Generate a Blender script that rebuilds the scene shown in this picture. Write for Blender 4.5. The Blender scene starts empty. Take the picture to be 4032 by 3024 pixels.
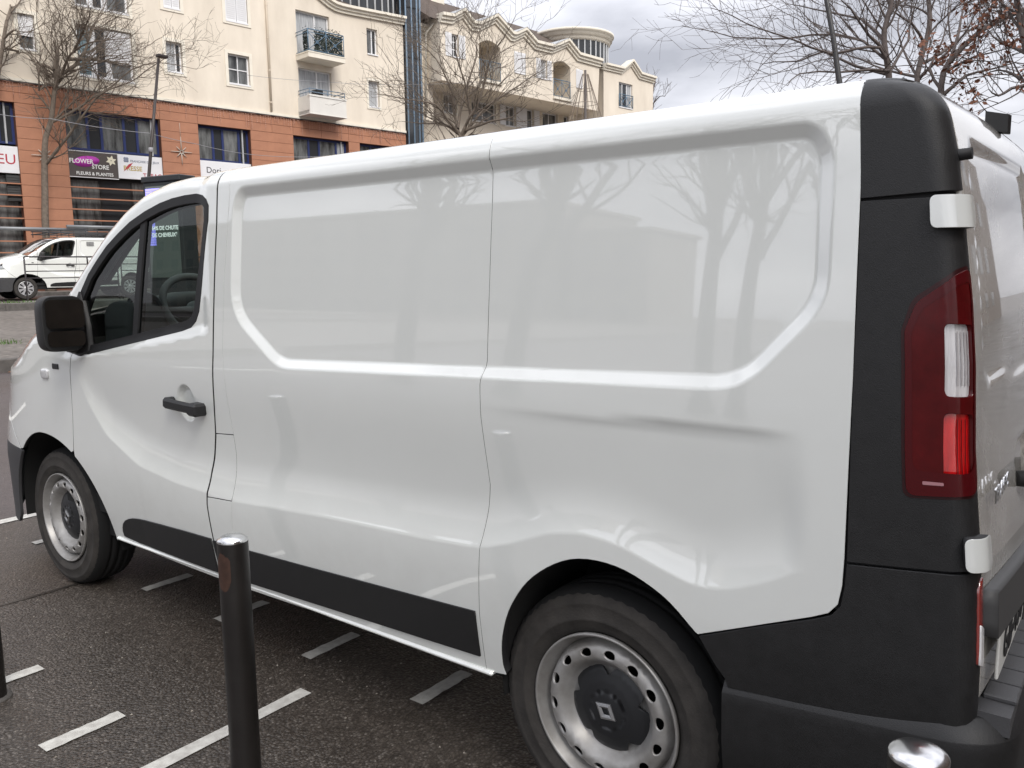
import bpy, math, random
import numpy as np
from mathutils import Vector, Matrix
from mathutils.geometry import delaunay_2d_cdt

scene = bpy.context.scene
COL = scene.collection
R_ = math.radians

# ------------------------------------------------------------------ camera
CAM_POS = (1.0926, -1.7294, 1.5224)
YAW, PITCH, ROLL = 0.656353, 0.137027, -0.0132851
cam_d = bpy.data.cameras.new('camera'); cam = bpy.data.objects.new('camera', cam_d); COL.objects.link(cam)
cam_d.sensor_width = 36.0; cam_d.lens = 36 * 3279.74 / 4032; cam_d.clip_start = 0.05; cam_d.clip_end = 2000
f0 = Vector((-math.sin(YAW), math.cos(YAW), 0)); r0 = Vector((math.cos(YAW), math.sin(YAW), 0)); up0 = Vector((0, 0, 1))
fw = f0 * math.cos(PITCH) - up0 * math.sin(PITCH); uu = up0 * math.cos(PITCH) + f0 * math.sin(PITCH)
rr = r0 * math.cos(ROLL) + uu * math.sin(ROLL); u2 = uu * math.cos(ROLL) - r0 * math.sin(ROLL)
cam.matrix_world = Matrix(((rr.x, u2.x, -fw.x, CAM_POS[0]), (rr.y, u2.y, -fw.y, CAM_POS[1]), (rr.z, u2.z, -fw.z, CAM_POS[2]), (0, 0, 0, 1)))
scene.camera = cam

# ------------------------------------------------------------------ world: overcast daylight
SUN_EL, SUN_AZ = R_(42), R_(112)          # azimuth measured clockwise from +Y
world = bpy.data.worlds.new('World'); scene.world = world; world.use_nodes = True
wn = world.node_tree.nodes; wl = world.node_tree.links; wn.clear()
w_out = wn.new('ShaderNodeOutputWorld'); w_bg = wn.new('ShaderNodeBackground'); w_bg.inputs['Strength'].default_value = 0.10
sky = wn.new('ShaderNodeTexSky'); sky.sky_type = 'NISHITA'; sky.sun_disc = False
sky.sun_elevation = SUN_EL; sky.sun_rotation = SUN_AZ; sky.air_density = 1.0; sky.dust_density = 3.0
tc = wn.new('ShaderNodeTexCoord'); mp = wn.new('ShaderNodeMapping'); mp.inputs['Scale'].default_value = (1.0, 1.0, 2.6)
mp.inputs['Location'].default_value = (1.3, 2.2, 0.7)
wl.new(tc.outputs['Generated'], mp.inputs['Vector'])
cn = wn.new('ShaderNodeTexNoise'); cn.inputs['Scale'].default_value = 2.1; cn.inputs['Detail'].default_value = 7; cn.inputs['Roughness'].default_value = 0.52
cn.inputs['Distortion'].default_value = 0.35
wl.new(mp.outputs['Vector'], cn.inputs['Vector'])
cr = wn.new('ShaderNodeValToRGB')
cr.color_ramp.elements[0].position = 0.38; cr.color_ramp.elements[0].color = (2.7, 2.75, 3.05, 1)
cr.color_ramp.elements[1].position = 0.64; cr.color_ramp.elements[1].color = (6.6, 6.6, 6.9, 1)
e = cr.color_ramp.elements.new(0.48); e.color = (4.3, 4.35, 4.7, 1)
wl.new(cn.outputs['Fac'], cr.inputs['Fac'])
cmix = wn.new('ShaderNodeMix'); cmix.data_type = 'RGBA'; cmix.inputs[0].default_value = 0.94
wl.new(sky.outputs['Color'], cmix.inputs[6]); wl.new(cr.outputs['Color'], cmix.inputs[7])
# overcast luminance: the zenith is brighter than the horizon
sxyz = wn.new('ShaderNodeSeparateXYZ'); wl.new(tc.outputs['Generated'], sxyz.inputs[0])
zr = wn.new('ShaderNodeMapRange'); zr.inputs['From Min'].default_value = 0.0; zr.inputs['From Max'].default_value = 1.0; zr.inputs['To Min'].default_value = 0.80; zr.inputs['To Max'].default_value = 1.95
wl.new(sxyz.outputs['Z'], zr.inputs['Value'])
zm = wn.new('ShaderNodeVectorMath'); zm.operation = 'SCALE'; wl.new(cmix.outputs[2], zm.inputs[0]); wl.new(zr.outputs['Result'], zm.inputs['Scale'])
wl.new(zm.outputs['Vector'], w_bg.inputs['Color']); wl.new(w_bg.outputs[0], w_out.inputs['Surface'])

sun_d = bpy.data.lights.new('sun', 'SUN'); sun = bpy.data.objects.new('sun', sun_d); COL.objects.link(sun)
sun_d.energy = 1.45; sun_d.angle = R_(28); sun_d.color = (1.0, 0.96, 0.9)
sd = Vector((math.sin(SUN_AZ) * math.cos(SUN_EL), math.cos(SUN_AZ) * math.cos(SUN_EL), math.sin(SUN_EL)))
sun.rotation_euler = sd.to_track_quat('Z', 'Y').to_euler(); sun.location = (0, -10, 30)

scene.view_settings.view_transform = 'Standard'; scene.view_settings.look = 'None'
scene.view_settings.gamma = 1.0; scene.view_settings.exposure = 0.92; scene.view_settings.use_curve_mapping = False
scene.cycles.use_denoising = True
scene.cycles.max_bounces = 8; scene.cycles.transparent_max_bounces = 16; scene.cycles.glossy_bounces = 4; scene.cycles.transmission_bounces = 6

# ------------------------------------------------------------------ helpers
random.seed(7)
MATS = {}
def srgb(r, g, b):
    f = lambda c: (c / 255 / 12.92) if c / 255 <= .04045 else ((c / 255 + .055) / 1.055) ** 2.4
    return (f(r), f(g), f(b), 1)
def mat(name, col, rough=.5, metal=0.0, var=0.0, vscale=6.0, bump=0.0, bscale=80.0, coat=0.0, spec=.5, col2=None, detail=5.0, emit=0.0, stretch=None):
    if name in MATS: return MATS[name]
    m = bpy.data.materials.new(name); m.use_nodes = True; n = m.node_tree.nodes; l = m.node_tree.links
    b = n['Principled BSDF']; col = tuple(col[:3]) + (1,)
    b.inputs['Base Color'].default_value = col; b.inputs['Roughness'].default_value = rough; b.inputs['Metallic'].default_value = metal
    b.inputs['Specular IOR Level'].default_value = spec
    if coat: b.inputs['Coat Weight'].default_value = coat; b.inputs['Coat Roughness'].default_value = .02; b.inputs['Coat IOR'].default_value = 2.1
    t = n.new('ShaderNodeTexCoord'); src = t.outputs['Object']
    if stretch:
        mpn = n.new('ShaderNodeMapping'); mpn.inputs['Scale'].default_value = stretch; l.new(src, mpn.inputs['Vector']); src = mpn.outputs['Vector']
    if var or col2:
        nz = n.new('ShaderNodeTexNoise'); nz.inputs['Scale'].default_value = vscale; nz.inputs['Detail'].default_value = detail; nz.inputs['Roughness'].default_value = .62
        l.new(src, nz.inputs['Vector'])
        rp = n.new('ShaderNodeValToRGB'); rp.color_ramp.elements[0].position = .32; rp.color_ramp.elements[1].position = .68
        c2 = tuple(col2[:3]) + (1,) if col2 else col
        rp.color_ramp.elements[0].color = tuple(c * (1 - var) for c in c2[:3]) + (1,)
        rp.color_ramp.elements[1].color = tuple(min(1, c * (1 + var)) for c in col[:3]) + (1,)
        l.new(nz.outputs['Fac'], rp.inputs['Fac']); l.new(rp.outputs['Color'], b.inputs['Base Color'])
        rr_ = n.new('ShaderNodeMapRange'); rr_.inputs['To Min'].default_value = max(0, rough - .08); rr_.inputs['To Max'].default_value = min(1, rough + .08)
        l.new(nz.outputs['Fac'], rr_.inputs['Value']); l.new(rr_.outputs['Result'], b.inputs['Roughness'])
    if bump:
        bn = n.new('ShaderNodeTexNoise'); bn.inputs['Scale'].default_value = bscale; bn.inputs['Detail'].default_value = 4; l.new(src, bn.inputs['Vector'])
        bp_ = n.new('ShaderNodeBump'); bp_.inputs['Strength'].default_value = bump; bp_.inputs['Distance'].default_value = .01
        l.new(bn.outputs['Fac'], bp_.inputs['Height']); l.new(bp_.outputs['Normal'], b.inputs['Normal'])
    if emit:
        b.inputs['Emission Color'].default_value = col; b.inputs['Emission Strength'].default_value = emit
    MATS[name] = m; return m
def glass(name, tint, refl=.0, dark=0.0, bump=0.0):
    if name in MATS: return MATS[name]
    m = bpy.data.materials.new(name); m.use_nodes = True; n = m.node_tree.nodes; l = m.node_tree.links; n.clear()
    o = n.new('ShaderNodeOutputMaterial'); tr = n.new('ShaderNodeBsdfTransparent'); tr.inputs['Color'].default_value = tuple(tint) + (1,)
    gl = n.new('ShaderNodeBsdfGlossy'); gl.inputs['Roughness'].default_value = .01; fr = n.new('ShaderNodeFresnel'); fr.inputs['IOR'].default_value = 1.5
    mx = n.new('ShaderNodeMixShader'); l.new(fr.outputs[0], mx.inputs['Fac']); l.new(tr.outputs[0], mx.inputs[1]); l.new(gl.outputs[0], mx.inputs[2])
    l.new(mx.outputs[0], o.inputs['Surface']); MATS[name] = m; return m

class MB:
    """collects shapes into one mesh"""
    def __init__(s): s.v = []; s.f = []; s.sm = []; s.mi = []; s.m = 0
    def add(s, vs, fs, smooth=False):
        o = len(s.v); s.v += [tuple(map(float, v)) for v in vs]
        for f in fs: s.f.append(tuple(i + o for i in f)); s.sm.append(smooth); s.mi.append(s.m)
        return s
    def box(s, x0, x1, y0, y1, z0, z1, M=None):
        vs = [(x, y, z) for x in (x0, x1) for y in (y0, y1) for z in (z0, z1)]
        if M is not None: vs = [M @ Vector(v) for v in vs]
        return s.add(vs, [(0, 1, 3, 2), (4, 6, 7, 5), (0, 4, 5, 1), (2, 3, 7, 6), (0, 2, 6, 4), (1, 5, 7, 3)])
    def cbox(s, x0, x1, y0, y1, z0, z1, c=.01, M=None):
        # chamfered box
        vs = []; fs = []
        xs = (x0, x1); ys = (y0, y1); zs = (z0, z1); idx = {}
        for i in (0, 1):
            for j in (0, 1):
                for k in (0, 1):
                    sx, sy, sz = (1, -1)[i], (1, -1)[j], (1, -1)[k]
                    for a in range(3):
                        p = [xs[i] + sx * c, ys[j] + sy * c, zs[k] + sz * c]; p[a] = (xs[i], ys[j], zs[k])[a]
                        idx[(i, j, k, a)] = len(vs); vs.append(tuple(p))
        for i in (0, 1):
            q = [(i, 0, 0), (i, 1, 0), (i, 1, 1), (i, 0, 1)]; fs.append([idx[t + (0,)] for t in (q[::-1] if i == 0 else q)])
            q = [(0, i, 0), (1, i, 0), (1, i, 1), (0, i, 1)]; fs.append([idx[t + (1,)] for t in (q if i == 0 else q[::-1])])
            q = [(0, 0, i), (1, 0, i), (1, 1, i), (0, 1, i)]; fs.append([idx[t + (2,)] for t in (q[::-1] if i == 0 else q)])
        for j in (0, 1):
            for k in (0, 1):
                fs.append([idx[(0, j, k, 1)], idx[(1, j, k, 1)], idx[(1, j, k, 2)], idx[(0, j, k, 2)]])
                fs.append([idx[(j, 0, k, 0)], idx[(j, 1, k, 0)], idx[(j, 1, k, 2)], idx[(j, 0, k, 2)]])
                fs.append([idx[(j, k, 0, 0)], idx[(j, k, 1, 0)], idx[(j, k, 1, 1)], idx[(j, k, 0, 1)]])
        for i in (0, 1):
            for j in (0, 1):
                for k in (0, 1): fs.append([idx[(i, j, k, a)] for a in range(3)])
        if M is not None: vs = [M @ Vector(v) for v in vs]
        return s.add(vs, fs)
    def tube(s, pts, rad, n=8, cap=True, smooth=True):
        pts = [Vector(p) for p in pts]
        if not hasattr(rad, '__len__'): rad = [rad] * len(pts)
        vs = []; fs = []; prev = None
        for i, p in enumerate(pts):
            d = (pts[min(i + 1, len(pts) - 1)] - pts[max(i - 1, 0)]).normalized()
            if prev is None:
                a = Vector((0, 0, 1)) if abs(d.z) < .9 else Vector((1, 0, 0)); u = d.cross(a).normalized()
            else:
                u = (prev - d * prev.dot(d)).normalized()
            prev = u; w = d.cross(u)
            for k in range(n):
                t = 2 * math.pi * k / n; vs.append(p + (u * math.cos(t) + w * math.sin(t)) * rad[i])
        for i in range(len(pts) - 1):
            for k in range(n):
                a = i * n + k; b = i * n + (k + 1) % n; fs.append((a, b, b + n, a + n))
        s.add(vs, fs, smooth)
        if cap:
            o = len(s.v) - len(vs); L = len(pts) - 1
            s.f.append(tuple(o + k for k in reversed(range(n)))); s.f.append(tuple(o + L * n + k for k in range(n))); s.sm += [False, False]; s.mi += [s.m, s.m]
        return s
    def lathe(s, prof, n=48, M=None, smooth=True, a0=0, a1=2 * math.pi):
        # prof: (radius, height); axis = local z
        full = abs(a1 - a0 - 2 * math.pi) < 1e-6; N = n if full else n + 1
        vs = []; fs = []
        for (r, h) in prof:
            for k in range(N):
                t = a0 + (a1 - a0) * k / n; vs.append(Vector((r * math.cos(t), r * math.sin(t), h)))
        if M is not None: vs = [M @ v for v in vs]
        for i in range(len(prof) - 1):
            for k in range(n):
                a = i * N + k; b = i * N + ((k + 1) % N); fs.append((a, b, b + N, a + N))
        return s.add(vs, fs, smooth)
    def prism(s, poly, h0, h1, M=None):
        # polygon in xy, extruded along z
        n = len(poly); vs = [(x, y, h0) for x, y in poly] + [(x, y, h1) for x, y in poly]
        if M is not None: vs = [M @ Vector(v) for v in vs]
        fs = [tuple(reversed(range(n))), tuple(range(n, 2 * n))] + [(i, (i + 1) % n, n + (i + 1) % n, n + i) for i in range(n)]
        return s.add(vs, fs)
    def build(s, name, material, parent=None, label=None, cat=None, group=None, kind=None):
        me = bpy.data.meshes.new(name); me.from_pydata(s.v, [], s.f); 
        me.polygons.foreach_set('use_smooth', s.sm)
        for m_ in (material if isinstance(material, (list, tuple)) else [material]): me.materials.append(m_)
        if isinstance(material, (list, tuple)): me.polygons.foreach_set('material_index', s.mi)
        me.update(); o = bpy.data.objects.new(name, me); COL.objects.link(o)
        if parent: o.parent = parent
        return tag(o, label, cat, group, kind)
def tag(o, label=None, cat=None, group=None, kind=None):
    if label: o['label'] = label
    if cat: o['category'] = cat
    if group: o['group'] = group
    if kind: o['kind'] = kind
    return o
def empty(name, loc=(0, 0, 0), rz=0.0, label=None, cat=None, group=None, parent=None):
    o = bpy.data.objects.new(name, None); COL.objects.link(o); o.location = loc; o.rotation_euler = (0, 0, rz); o.empty_display_size = .3
    if parent: o.parent = parent
    return tag(o, label, cat, group)
def copy_tree(o, parent=None, skip=()):
    c = o.copy(); COL.objects.link(c); c.parent = parent
    for ch in list(o.children):
        if ch.name.split('.')[0] not in skip: copy_tree(ch, c, skip)
    return c
def frame_M(origin, xa, ya, za):
    xa, ya, za = Vector(xa), Vector(ya), Vector(za)
    return Matrix(((xa.x, ya.x, za.x, origin[0]), (xa.y, ya.y, za.y, origin[1]), (xa.z, ya.z, za.z, origin[2]), (0, 0, 0, 1)))
def text_mesh(name, body, size, M, material, parent, extrude=.002, align='CENTER', sx=1.0, shear=0.0, bold=0.0, label=None):
    cu = bpy.data.curves.new(name, 'FONT'); cu.body = body; cu.size = size; cu.extrude = extrude; cu.align_x = align; cu.resolution_u = 3; cu.offset = bold; cu.shear = shear
    o = bpy.data.objects.new(name, cu); COL.objects.link(o)
    dg = bpy.context.evaluated_depsgraph_get(); me = bpy.data.meshes.new_from_object(o.evaluated_get(dg)); bpy.data.objects.remove(o)
    me.transform(Matrix.Diagonal((sx, 1, 1, 1))); me.transform(M); me.materials.clear(); me.materials.append(material)
    me.name = name; o = bpy.data.objects.new(name, me); COL.objects.link(o); o.parent = parent
    return tag(o, label)
def pip(px, py, poly):
    ins = np.zeros(px.shape, bool); n = len(poly)
    for i in range(n):
        ax, ay = poly[i]; bx, by = poly[(i + 1) % n]
        if ay == by: continue
        ins ^= ((ay > py) != (by > py)) & (px < (bx - ax) * (py - ay) / (by - ay) + ax)
    return ins
def resample(poly, sp):
    out = []; n = len(poly)
    for i in range(n):
        a = np.array(poly[i], float); b = np.array(poly[(i + 1) % n], float); k = max(1, int(math.ceil(np.hypot(*(b - a)) / sp)))
        for j in range(k): out.append(tuple(a + (b - a) * j / k))
    return out
def cdt(outer, holes=(), sp=None, grid=None, extra=None):
    """constrained triangulation of a polygon with holes, optional inner grid; returns pts (n,2), tris, boundary loops"""
    loops = []; verts = []; edges = []
    for pl in [outer] + list(holes):
        pl = resample(pl, sp) if sp else list(pl); o = len(verts); n = len(pl)
        verts += pl; edges += [(o + i, o + (i + 1) % n) for i in range(n)]; loops.append(pl)
    nb = len(verts)
    if grid:
        A = np.array(outer); gx = np.arange(A[:, 0].min() + grid / 2, A[:, 0].max(), grid); gy = np.arange(A[:, 1].min() + grid / 2, A[:, 1].max(), grid * .9)
        X, Y = np.meshgrid(gx, gy, indexing='ij'); X = X + (np.arange(X.shape[1])[None, :] % 2) * grid / 2
        X = X.ravel(); Y = Y.ravel()
        if extra is not None and len(extra):
            E = np.asarray(extra); keep = np.ones(len(X), bool)
            for i in range(0, len(X), 400): keep[i:i + 400] = ((X[i:i + 400, None] - E[None, :, 0]) ** 2 + (Y[i:i + 400, None] - E[None, :, 1]) ** 2).min(1) > (grid * .45) ** 2
            X = np.concatenate([X[keep], E[:, 0]]); Y = np.concatenate([Y[keep], E[:, 1]])
        k = pip(X, Y, loops[0])
        for h in loops[1:]: k &= ~pip(X, Y, h)
        X = X[k]; Y = Y[k]; B = np.array(verts); ok = np.ones(len(X), bool)
        for i in range(0, len(X), 400):
            d = ((X[i:i + 400, None] - B[None, :, 0]) ** 2 + (Y[i:i + 400, None] - B[None, :, 1]) ** 2).min(1); ok[i:i + 400] = d > (grid * .22) ** 2
        verts += list(zip(X[ok], Y[ok]))
    r = delaunay_2d_cdt([Vector(v) for v in verts], edges, [], 0, 1e-7)
    V = np.array([tuple(v) for v in r[0]]); T = np.array([tuple(f) for f in r[2] if len(f) == 3])
    c = V[T].mean(1); k = pip(c[:, 0], c[:, 1], loops[0])
    for h in loops[1:]: k &= ~pip(c[:, 0], c[:, 1], h)
    T = T[k]
    ar = (V[T[:, 1], 0] - V[T[:, 0], 0]) * (V[T[:, 2], 1] - V[T[:, 0], 1]) - (V[T[:, 1], 1] - V[T[:, 0], 1]) * (V[T[:, 2], 0] - V[T[:, 0], 0])
    T[ar < 0] = T[ar < 0][:, ::-1]
    return V, T, loops
def surf_normals(Pf, V, flip):
    h = 2e-3
    a = Pf(V[:, 0] + h, V[:, 1]) - Pf(V[:, 0] - h, V[:, 1]); b = Pf(V[:, 0], V[:, 1] + h) - Pf(V[:, 0], V[:, 1] - h)
    n = np.cross(a, b); n /= np.linalg.norm(n, axis=1)[:, None] + 1e-12
    return -n if flip else n
def skin(name, Pf, outer, holes, material, parent, grid=.02, flange=.014, flip=False, sp=None, shift=(0, 0, 0), mirror=False, extra=None, gap_shade_m=None, **kw):
    """curved panel: polygon in the (u,v) domain of surface Pf, with turned-in edges"""
    V, T, loops = cdt(outer, holes, sp or grid * .8, grid, extra)
    X = Pf(V[:, 0], V[:, 1]); N = surf_normals(Pf, V, flip); F = T[:, ::-1] if flip else T
    verts = [X]; norms = [N]; faces = [tuple(map(int, t)) for t in F]; o = len(X); fmi = [0] * len(faces)
    if flange:
        for li, lp in enumerate(loops):
            L = np.array(lp); XL = Pf(L[:, 0], L[:, 1]); NL = surf_normals(Pf, L, flip); n = len(L)
            tg = np.roll(XL, -1, 0) - np.roll(XL, 1, 0); tg /= np.linalg.norm(tg, axis=1)[:, None] + 1e-12
            area = .5 * np.sum(L[:, 0] * np.roll(L[:, 1], -1) - np.roll(L[:, 0], -1) * L[:, 1]); ccw = (area > 0) != flip
            if li > 0: ccw = not ccw
            en = np.cross(tg, NL) * (1 if ccw else -1)
            if li > 0: en = en
            mid = (en + NL); mid /= np.linalg.norm(mid, axis=1)[:, None]
            fl = flange
            rows = [(XL, NL), (XL - NL * .0015 + en * 0.0008, mid), (XL - NL * fl, en)]
            for (q, nn) in rows: verts.append(q); norms.append(nn)
            for r_ in range(2):
                for i in range(n):
                    a = o + r_ * n + i; b = o + r_ * n + (i + 1) % n
                    q = (a, a + n, b + n, b) if ccw else (a, b, b + n, a + n)
                    faces.append(q); fmi.append(r_)
            o += 3 * n
    X = np.concatenate(verts) - np.array(shift); N = np.concatenate(norms)
    if mirror: X[:, 1] *= -1; N[:, 1] *= -1; faces = [f[::-1] for f in faces]
    me = bpy.data.meshes.new(name); me.from_pydata(X.tolist(), [], faces); me.polygons.foreach_set('use_smooth', [True] * len(me.polygons))
    me.materials.append(material)
    if gap_shade_m: me.materials.append(gap_shade_m); me.polygons.foreach_set('material_index', fmi)
    me.update(); me.normals_split_custom_set_from_vertices(N.tolist())
    ob = bpy.data.objects.new(name, me); COL.objects.link(ob)
    if parent: ob.parent = parent
    return tag(ob, **kw)
# ------------------------------------------------------------------ van: surface
S1 = 1.821
DX = [-3.95, -3.6, -3.3, -3.0, -2.85, -2.7, -2.55, -2.4, -2.25, -2.1, -1.95, -1.8, -1.65, -1.5, .9]
DZ = [.98, .80, .68, .60, .494, .388, .278, .176, .094, .037, .008, -.003, .003, 0, 0]
BEADP = [(-1.43, 1.799), (.52, 1.797), (.55, 1.74), (.552, 1.45), (.385, 1.268), (-1.235, 1.216), (-1.478, 1.385), (-1.455, 1.74)]
LZ = [.3, .45, .6, .72, .9, 1.0, 1.06, 1.14, 1.2]; LL = [1.15, 1.17, 1.19, 1.15, 1.04, 1.01, .97, .76, .64]
# ---- body surface of the vans: P(x, w): x along the van (front = -x), w = height, then over the roof edge
def ss(t):
    t=np.clip(t,0,1); return t*t*(3-2*t)
def itp(x,xs,ys):
    return np.interp(x,xs,ys)
def smooth_itp(xs,ys,n=400,k=0.03):
    g=np.linspace(xs[0],xs[-1],n); v=np.interp(g,xs,ys)
    m=max(1,int(k/((xs[-1]-xs[0])/n)))
    ker=np.hanning(2*m+3)[1:-1]; ker/=ker.sum()
    vp=np.concatenate([2*v[0]-v[m:0:-1],v,2*v[-1]-v[-2:-m-2:-1]])
    return g,np.convolve(vp,ker,'valid')
CREASE=smooth_itp([-3.9,-2.78,-2.676,-2.594,-2.451,-2.2,-1.923,-1.55,-1.03,-.607,-.38,-.256,-.132,-.031,.078,.193,.29,.358,.444,.539,.9],
                  [1.3,1.16,1.09,.965,.836,.735,.703,.69,.72,.732,.745,.779,.833,.852,.845,.81,.784,.79,.824,.879,.95],k=.05)
DROP=smooth_itp(DX,DZ,k=.06)
def s1f(x): return S1-np.interp(x,*DROP)
def bf(z): return .026*(np.clip(z-1.05,0,None)/.77)**2
def bslope(z): return .052*np.clip(z-1.05,0,None)/.77**2
def rhof(x): return itp(x,[-2.6,-1.8],[.085,.075])
def seg_sdf(px,pz,poly):
    # signed distance to polygon, positive inside
    d=np.full(px.shape,1e9); ins=np.zeros(px.shape,bool)
    n=len(poly)
    for i in range(n):
        ax,az=poly[i]; bx,bz=poly[(i+1)%n]; ex,ez=bx-ax,bz-az
        t=np.clip(((px-ax)*ex+(pz-az)*ez)/(ex*ex+ez*ez+1e-12),0,1)
        d=np.minimum(d,np.hypot(px-ax-t*ex,pz-az-t*ez))
        c=((az>pz)!=(bz>pz))
        with np.errstate(divide='ignore',invalid='ignore'):
            xi=(bx-ax)*(pz-az)/(bz-az if bz!=az else 1e-12)+ax
        ins^=c&(px<xi)
    return np.where(ins,d,-d)
def round_poly(poly,r,n=7):
    out=[]; N=len(poly)
    for i in range(N):
        p0=np.array(poly[i-1],float); p=np.array(poly[i],float); p1=np.array(poly[(i+1)%N],float)
        rr=r[i] if hasattr(r,'__len__') else r
        a=p0-p; b=p1-p; la=np.hypot(*a); lb=np.hypot(*b); a/=la; b/=lb
        th=math.acos(max(-1,min(1,float(a@b))))
        t=min(rr/max(1e-6,math.tan(th/2)),.48*la,.48*lb)
        A=p+a*t; B=p+b*t
        for k in range(n+1):
            s=k/n; out.append(tuple((1-s)**2*A+2*s*(1-s)*p+s*s*B))
    return out
BEAD=round_poly(BEADP,[.09,.09,.12,.15,.17,.17,.16,.12])
def feat(x,w):
    # inward displacement of the pressings (positive = into the van)
    cz=np.interp(x,*CREASE); sl=(np.interp(x+.01,*CREASE)-np.interp(x-.01,*CREASE))/.02; t=(w-cz)/np.sqrt(1+sl*sl)
    rise=.15
    tt=np.clip(t+.005,0,None); t=np.where(tt<.010,tt*tt/.020,t)   # slightly rounded crease
    up=np.where(t<rise,1-(1-np.clip(t,0,rise)/rise)**2,1.0)
    dn=ss((1.19-w)/.38)
    amp=itp(x,[-2.95,-2.72,-2.55,-.4,.3,.6],[0,.008,.026,.028,.024,.022])
    rt=ss((.553-x)/.07)
    f=amp*up*np.where(t>0,1,0)*dn*rt
    # crisp upper edge of the rear scoop
    te=np.clip((itp(x,[-.3,.48,.56],[1.152,1.172,1.174])-w)/.032,0,1)
    f=f+.0065*ss((x+.42)/.5)*(1-(1-te)**2)*ss((w-.86)/.24)*ss((.535-x)/.13)
    # lower body tucks in towards the sill
    f=f+.05*np.clip((np.minimum(cz,.745)-.03-w)/.4,0,1)**1.7*ss((x+3.0)/.3)
    # wheel arch swelling of the front wing
    # pressed upper panel
    sd=seg_sdf(x,w,BEAD)
    k_=np.clip((sd+.0155)/.031,-.25,1.25); e_=.16   # flat bevel with slightly rounded edges
    f=f+.018*np.where(k_<-e_,0,np.where(k_<e_,(k_+e_)**2/(4*e_),np.where(k_<1-e_,k_,np.where(k_<1+e_,1-(1+e_-k_)**2/(4*e_),1.0))))
    # door window shoulder: soft ledge below the glass
    led=itp(x,[-2.7,-1.6],[1.15,1.30])
    f=f+.012*ss((w-led)/.05)*ss((-1.62-x)/.08)*ss((x+2.85)/.1)
    f=f+.020*ss((.064-np.hypot(x+1.826,(w-1.030)*.85))/.020)
    return f
def plan(x,z):
    L=itp(z,LZ,LL); u=np.clip((-2.9-x)/L,0,.9995)
    return .978*(1-(1-u**3.5)**(1/3.5))
LQ=.12
def P(x,w,off=0.0,pl=True):
    x=np.asarray(x,float); w=np.asarray(w,float); s1=s1f(x)
    f=feat(x,w)+off
    zl=np.minimum(w,s1); q=np.clip((w-s1)/LQ,0,None); qc=np.minimum(q,1)
    ph0=np.arctan(bslope(s1)); ph=ph0+(math.radians(84)-ph0)*qc; rho=rhof(x)
    ph=np.where(q>0,ph,np.arctan(bslope(zl)))
    y=bf(zl)+np.where(q>0,rho*(np.cos(ph0)-np.cos(ph)),0)+f*np.cos(ph)
    z=zl+np.where(q>0,rho*(np.sin(ph)-np.sin(ph0)),0)-f*np.sin(ph)
    e=np.clip(q-1,0,None)*.5
    y=y+e; z=z+.105*e-.05*e*e
    if pl: y=y+plan(x,np.minimum(z,1.2))
    return np.stack([x,y,z],-1)
# rear end: rounded corner and rear face, a in [.6,.9] = side + corner, [.9,1.9] = rear face to the centre line
XRZ = [.3, .6, .75, .95, 1.04, 1.17, 1.33, 1.45, 1.52, 1.65, 1.73, 1.80, 1.822]
XRX = [.872, .873, .872, .862, .852, .839, .830, .818, .808, .790, .777, .760, .752]
def PR(a, w, off=0.0, bulge=.022):
    a = np.asarray(a, float); w = np.asarray(w, float); q = np.clip((w - S1) / LQ, 0, 1.4)
    S = P(np.full(np.shape(a), .6), w); ys = S[..., 1] + off; zs = S[..., 2]
    r = .045 + .02 * np.minimum(q, 1); Xr = np.maximum(np.interp(np.minimum(w, S1), XRZ, XRX) - np.interp(q, [0, .28, .47, .6, .75, 1.4], [0, .02, .04, .066, .10, .2]), .6 + r + .004) - off
    L0 = np.maximum(Xr - r - .6, 0.002); La = r * math.pi / 2; tap = .012
    s = np.clip((a - .6) / .3, 0, 1) * (L0 + La)
    th = np.clip((s - L0) / r, 0, math.pi / 2)
    x = np.where(s < L0, .6 + s, .6 + L0 + r * np.sin(th)); y = np.where(s < L0, ys, ys + r * (1 - np.cos(th)))
    y = y + tap * np.clip((x - .6) / .25, 0, 1) ** 2
    t = np.clip(a - .9, 0, 1); ye = ys + r + tap
    x = np.where(a > .9, .6 + L0 + r + bulge * (1 - (1 - t) ** 2), x); y = np.where(a > .9, ye + t * (.978 - ye), y)
    return np.stack([x, y, zs], -1)
OR = np.array([-1.55, .978, 0.0])
def xy_of(curve, g): return [(x + g, w) for x, w in curve]

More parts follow.
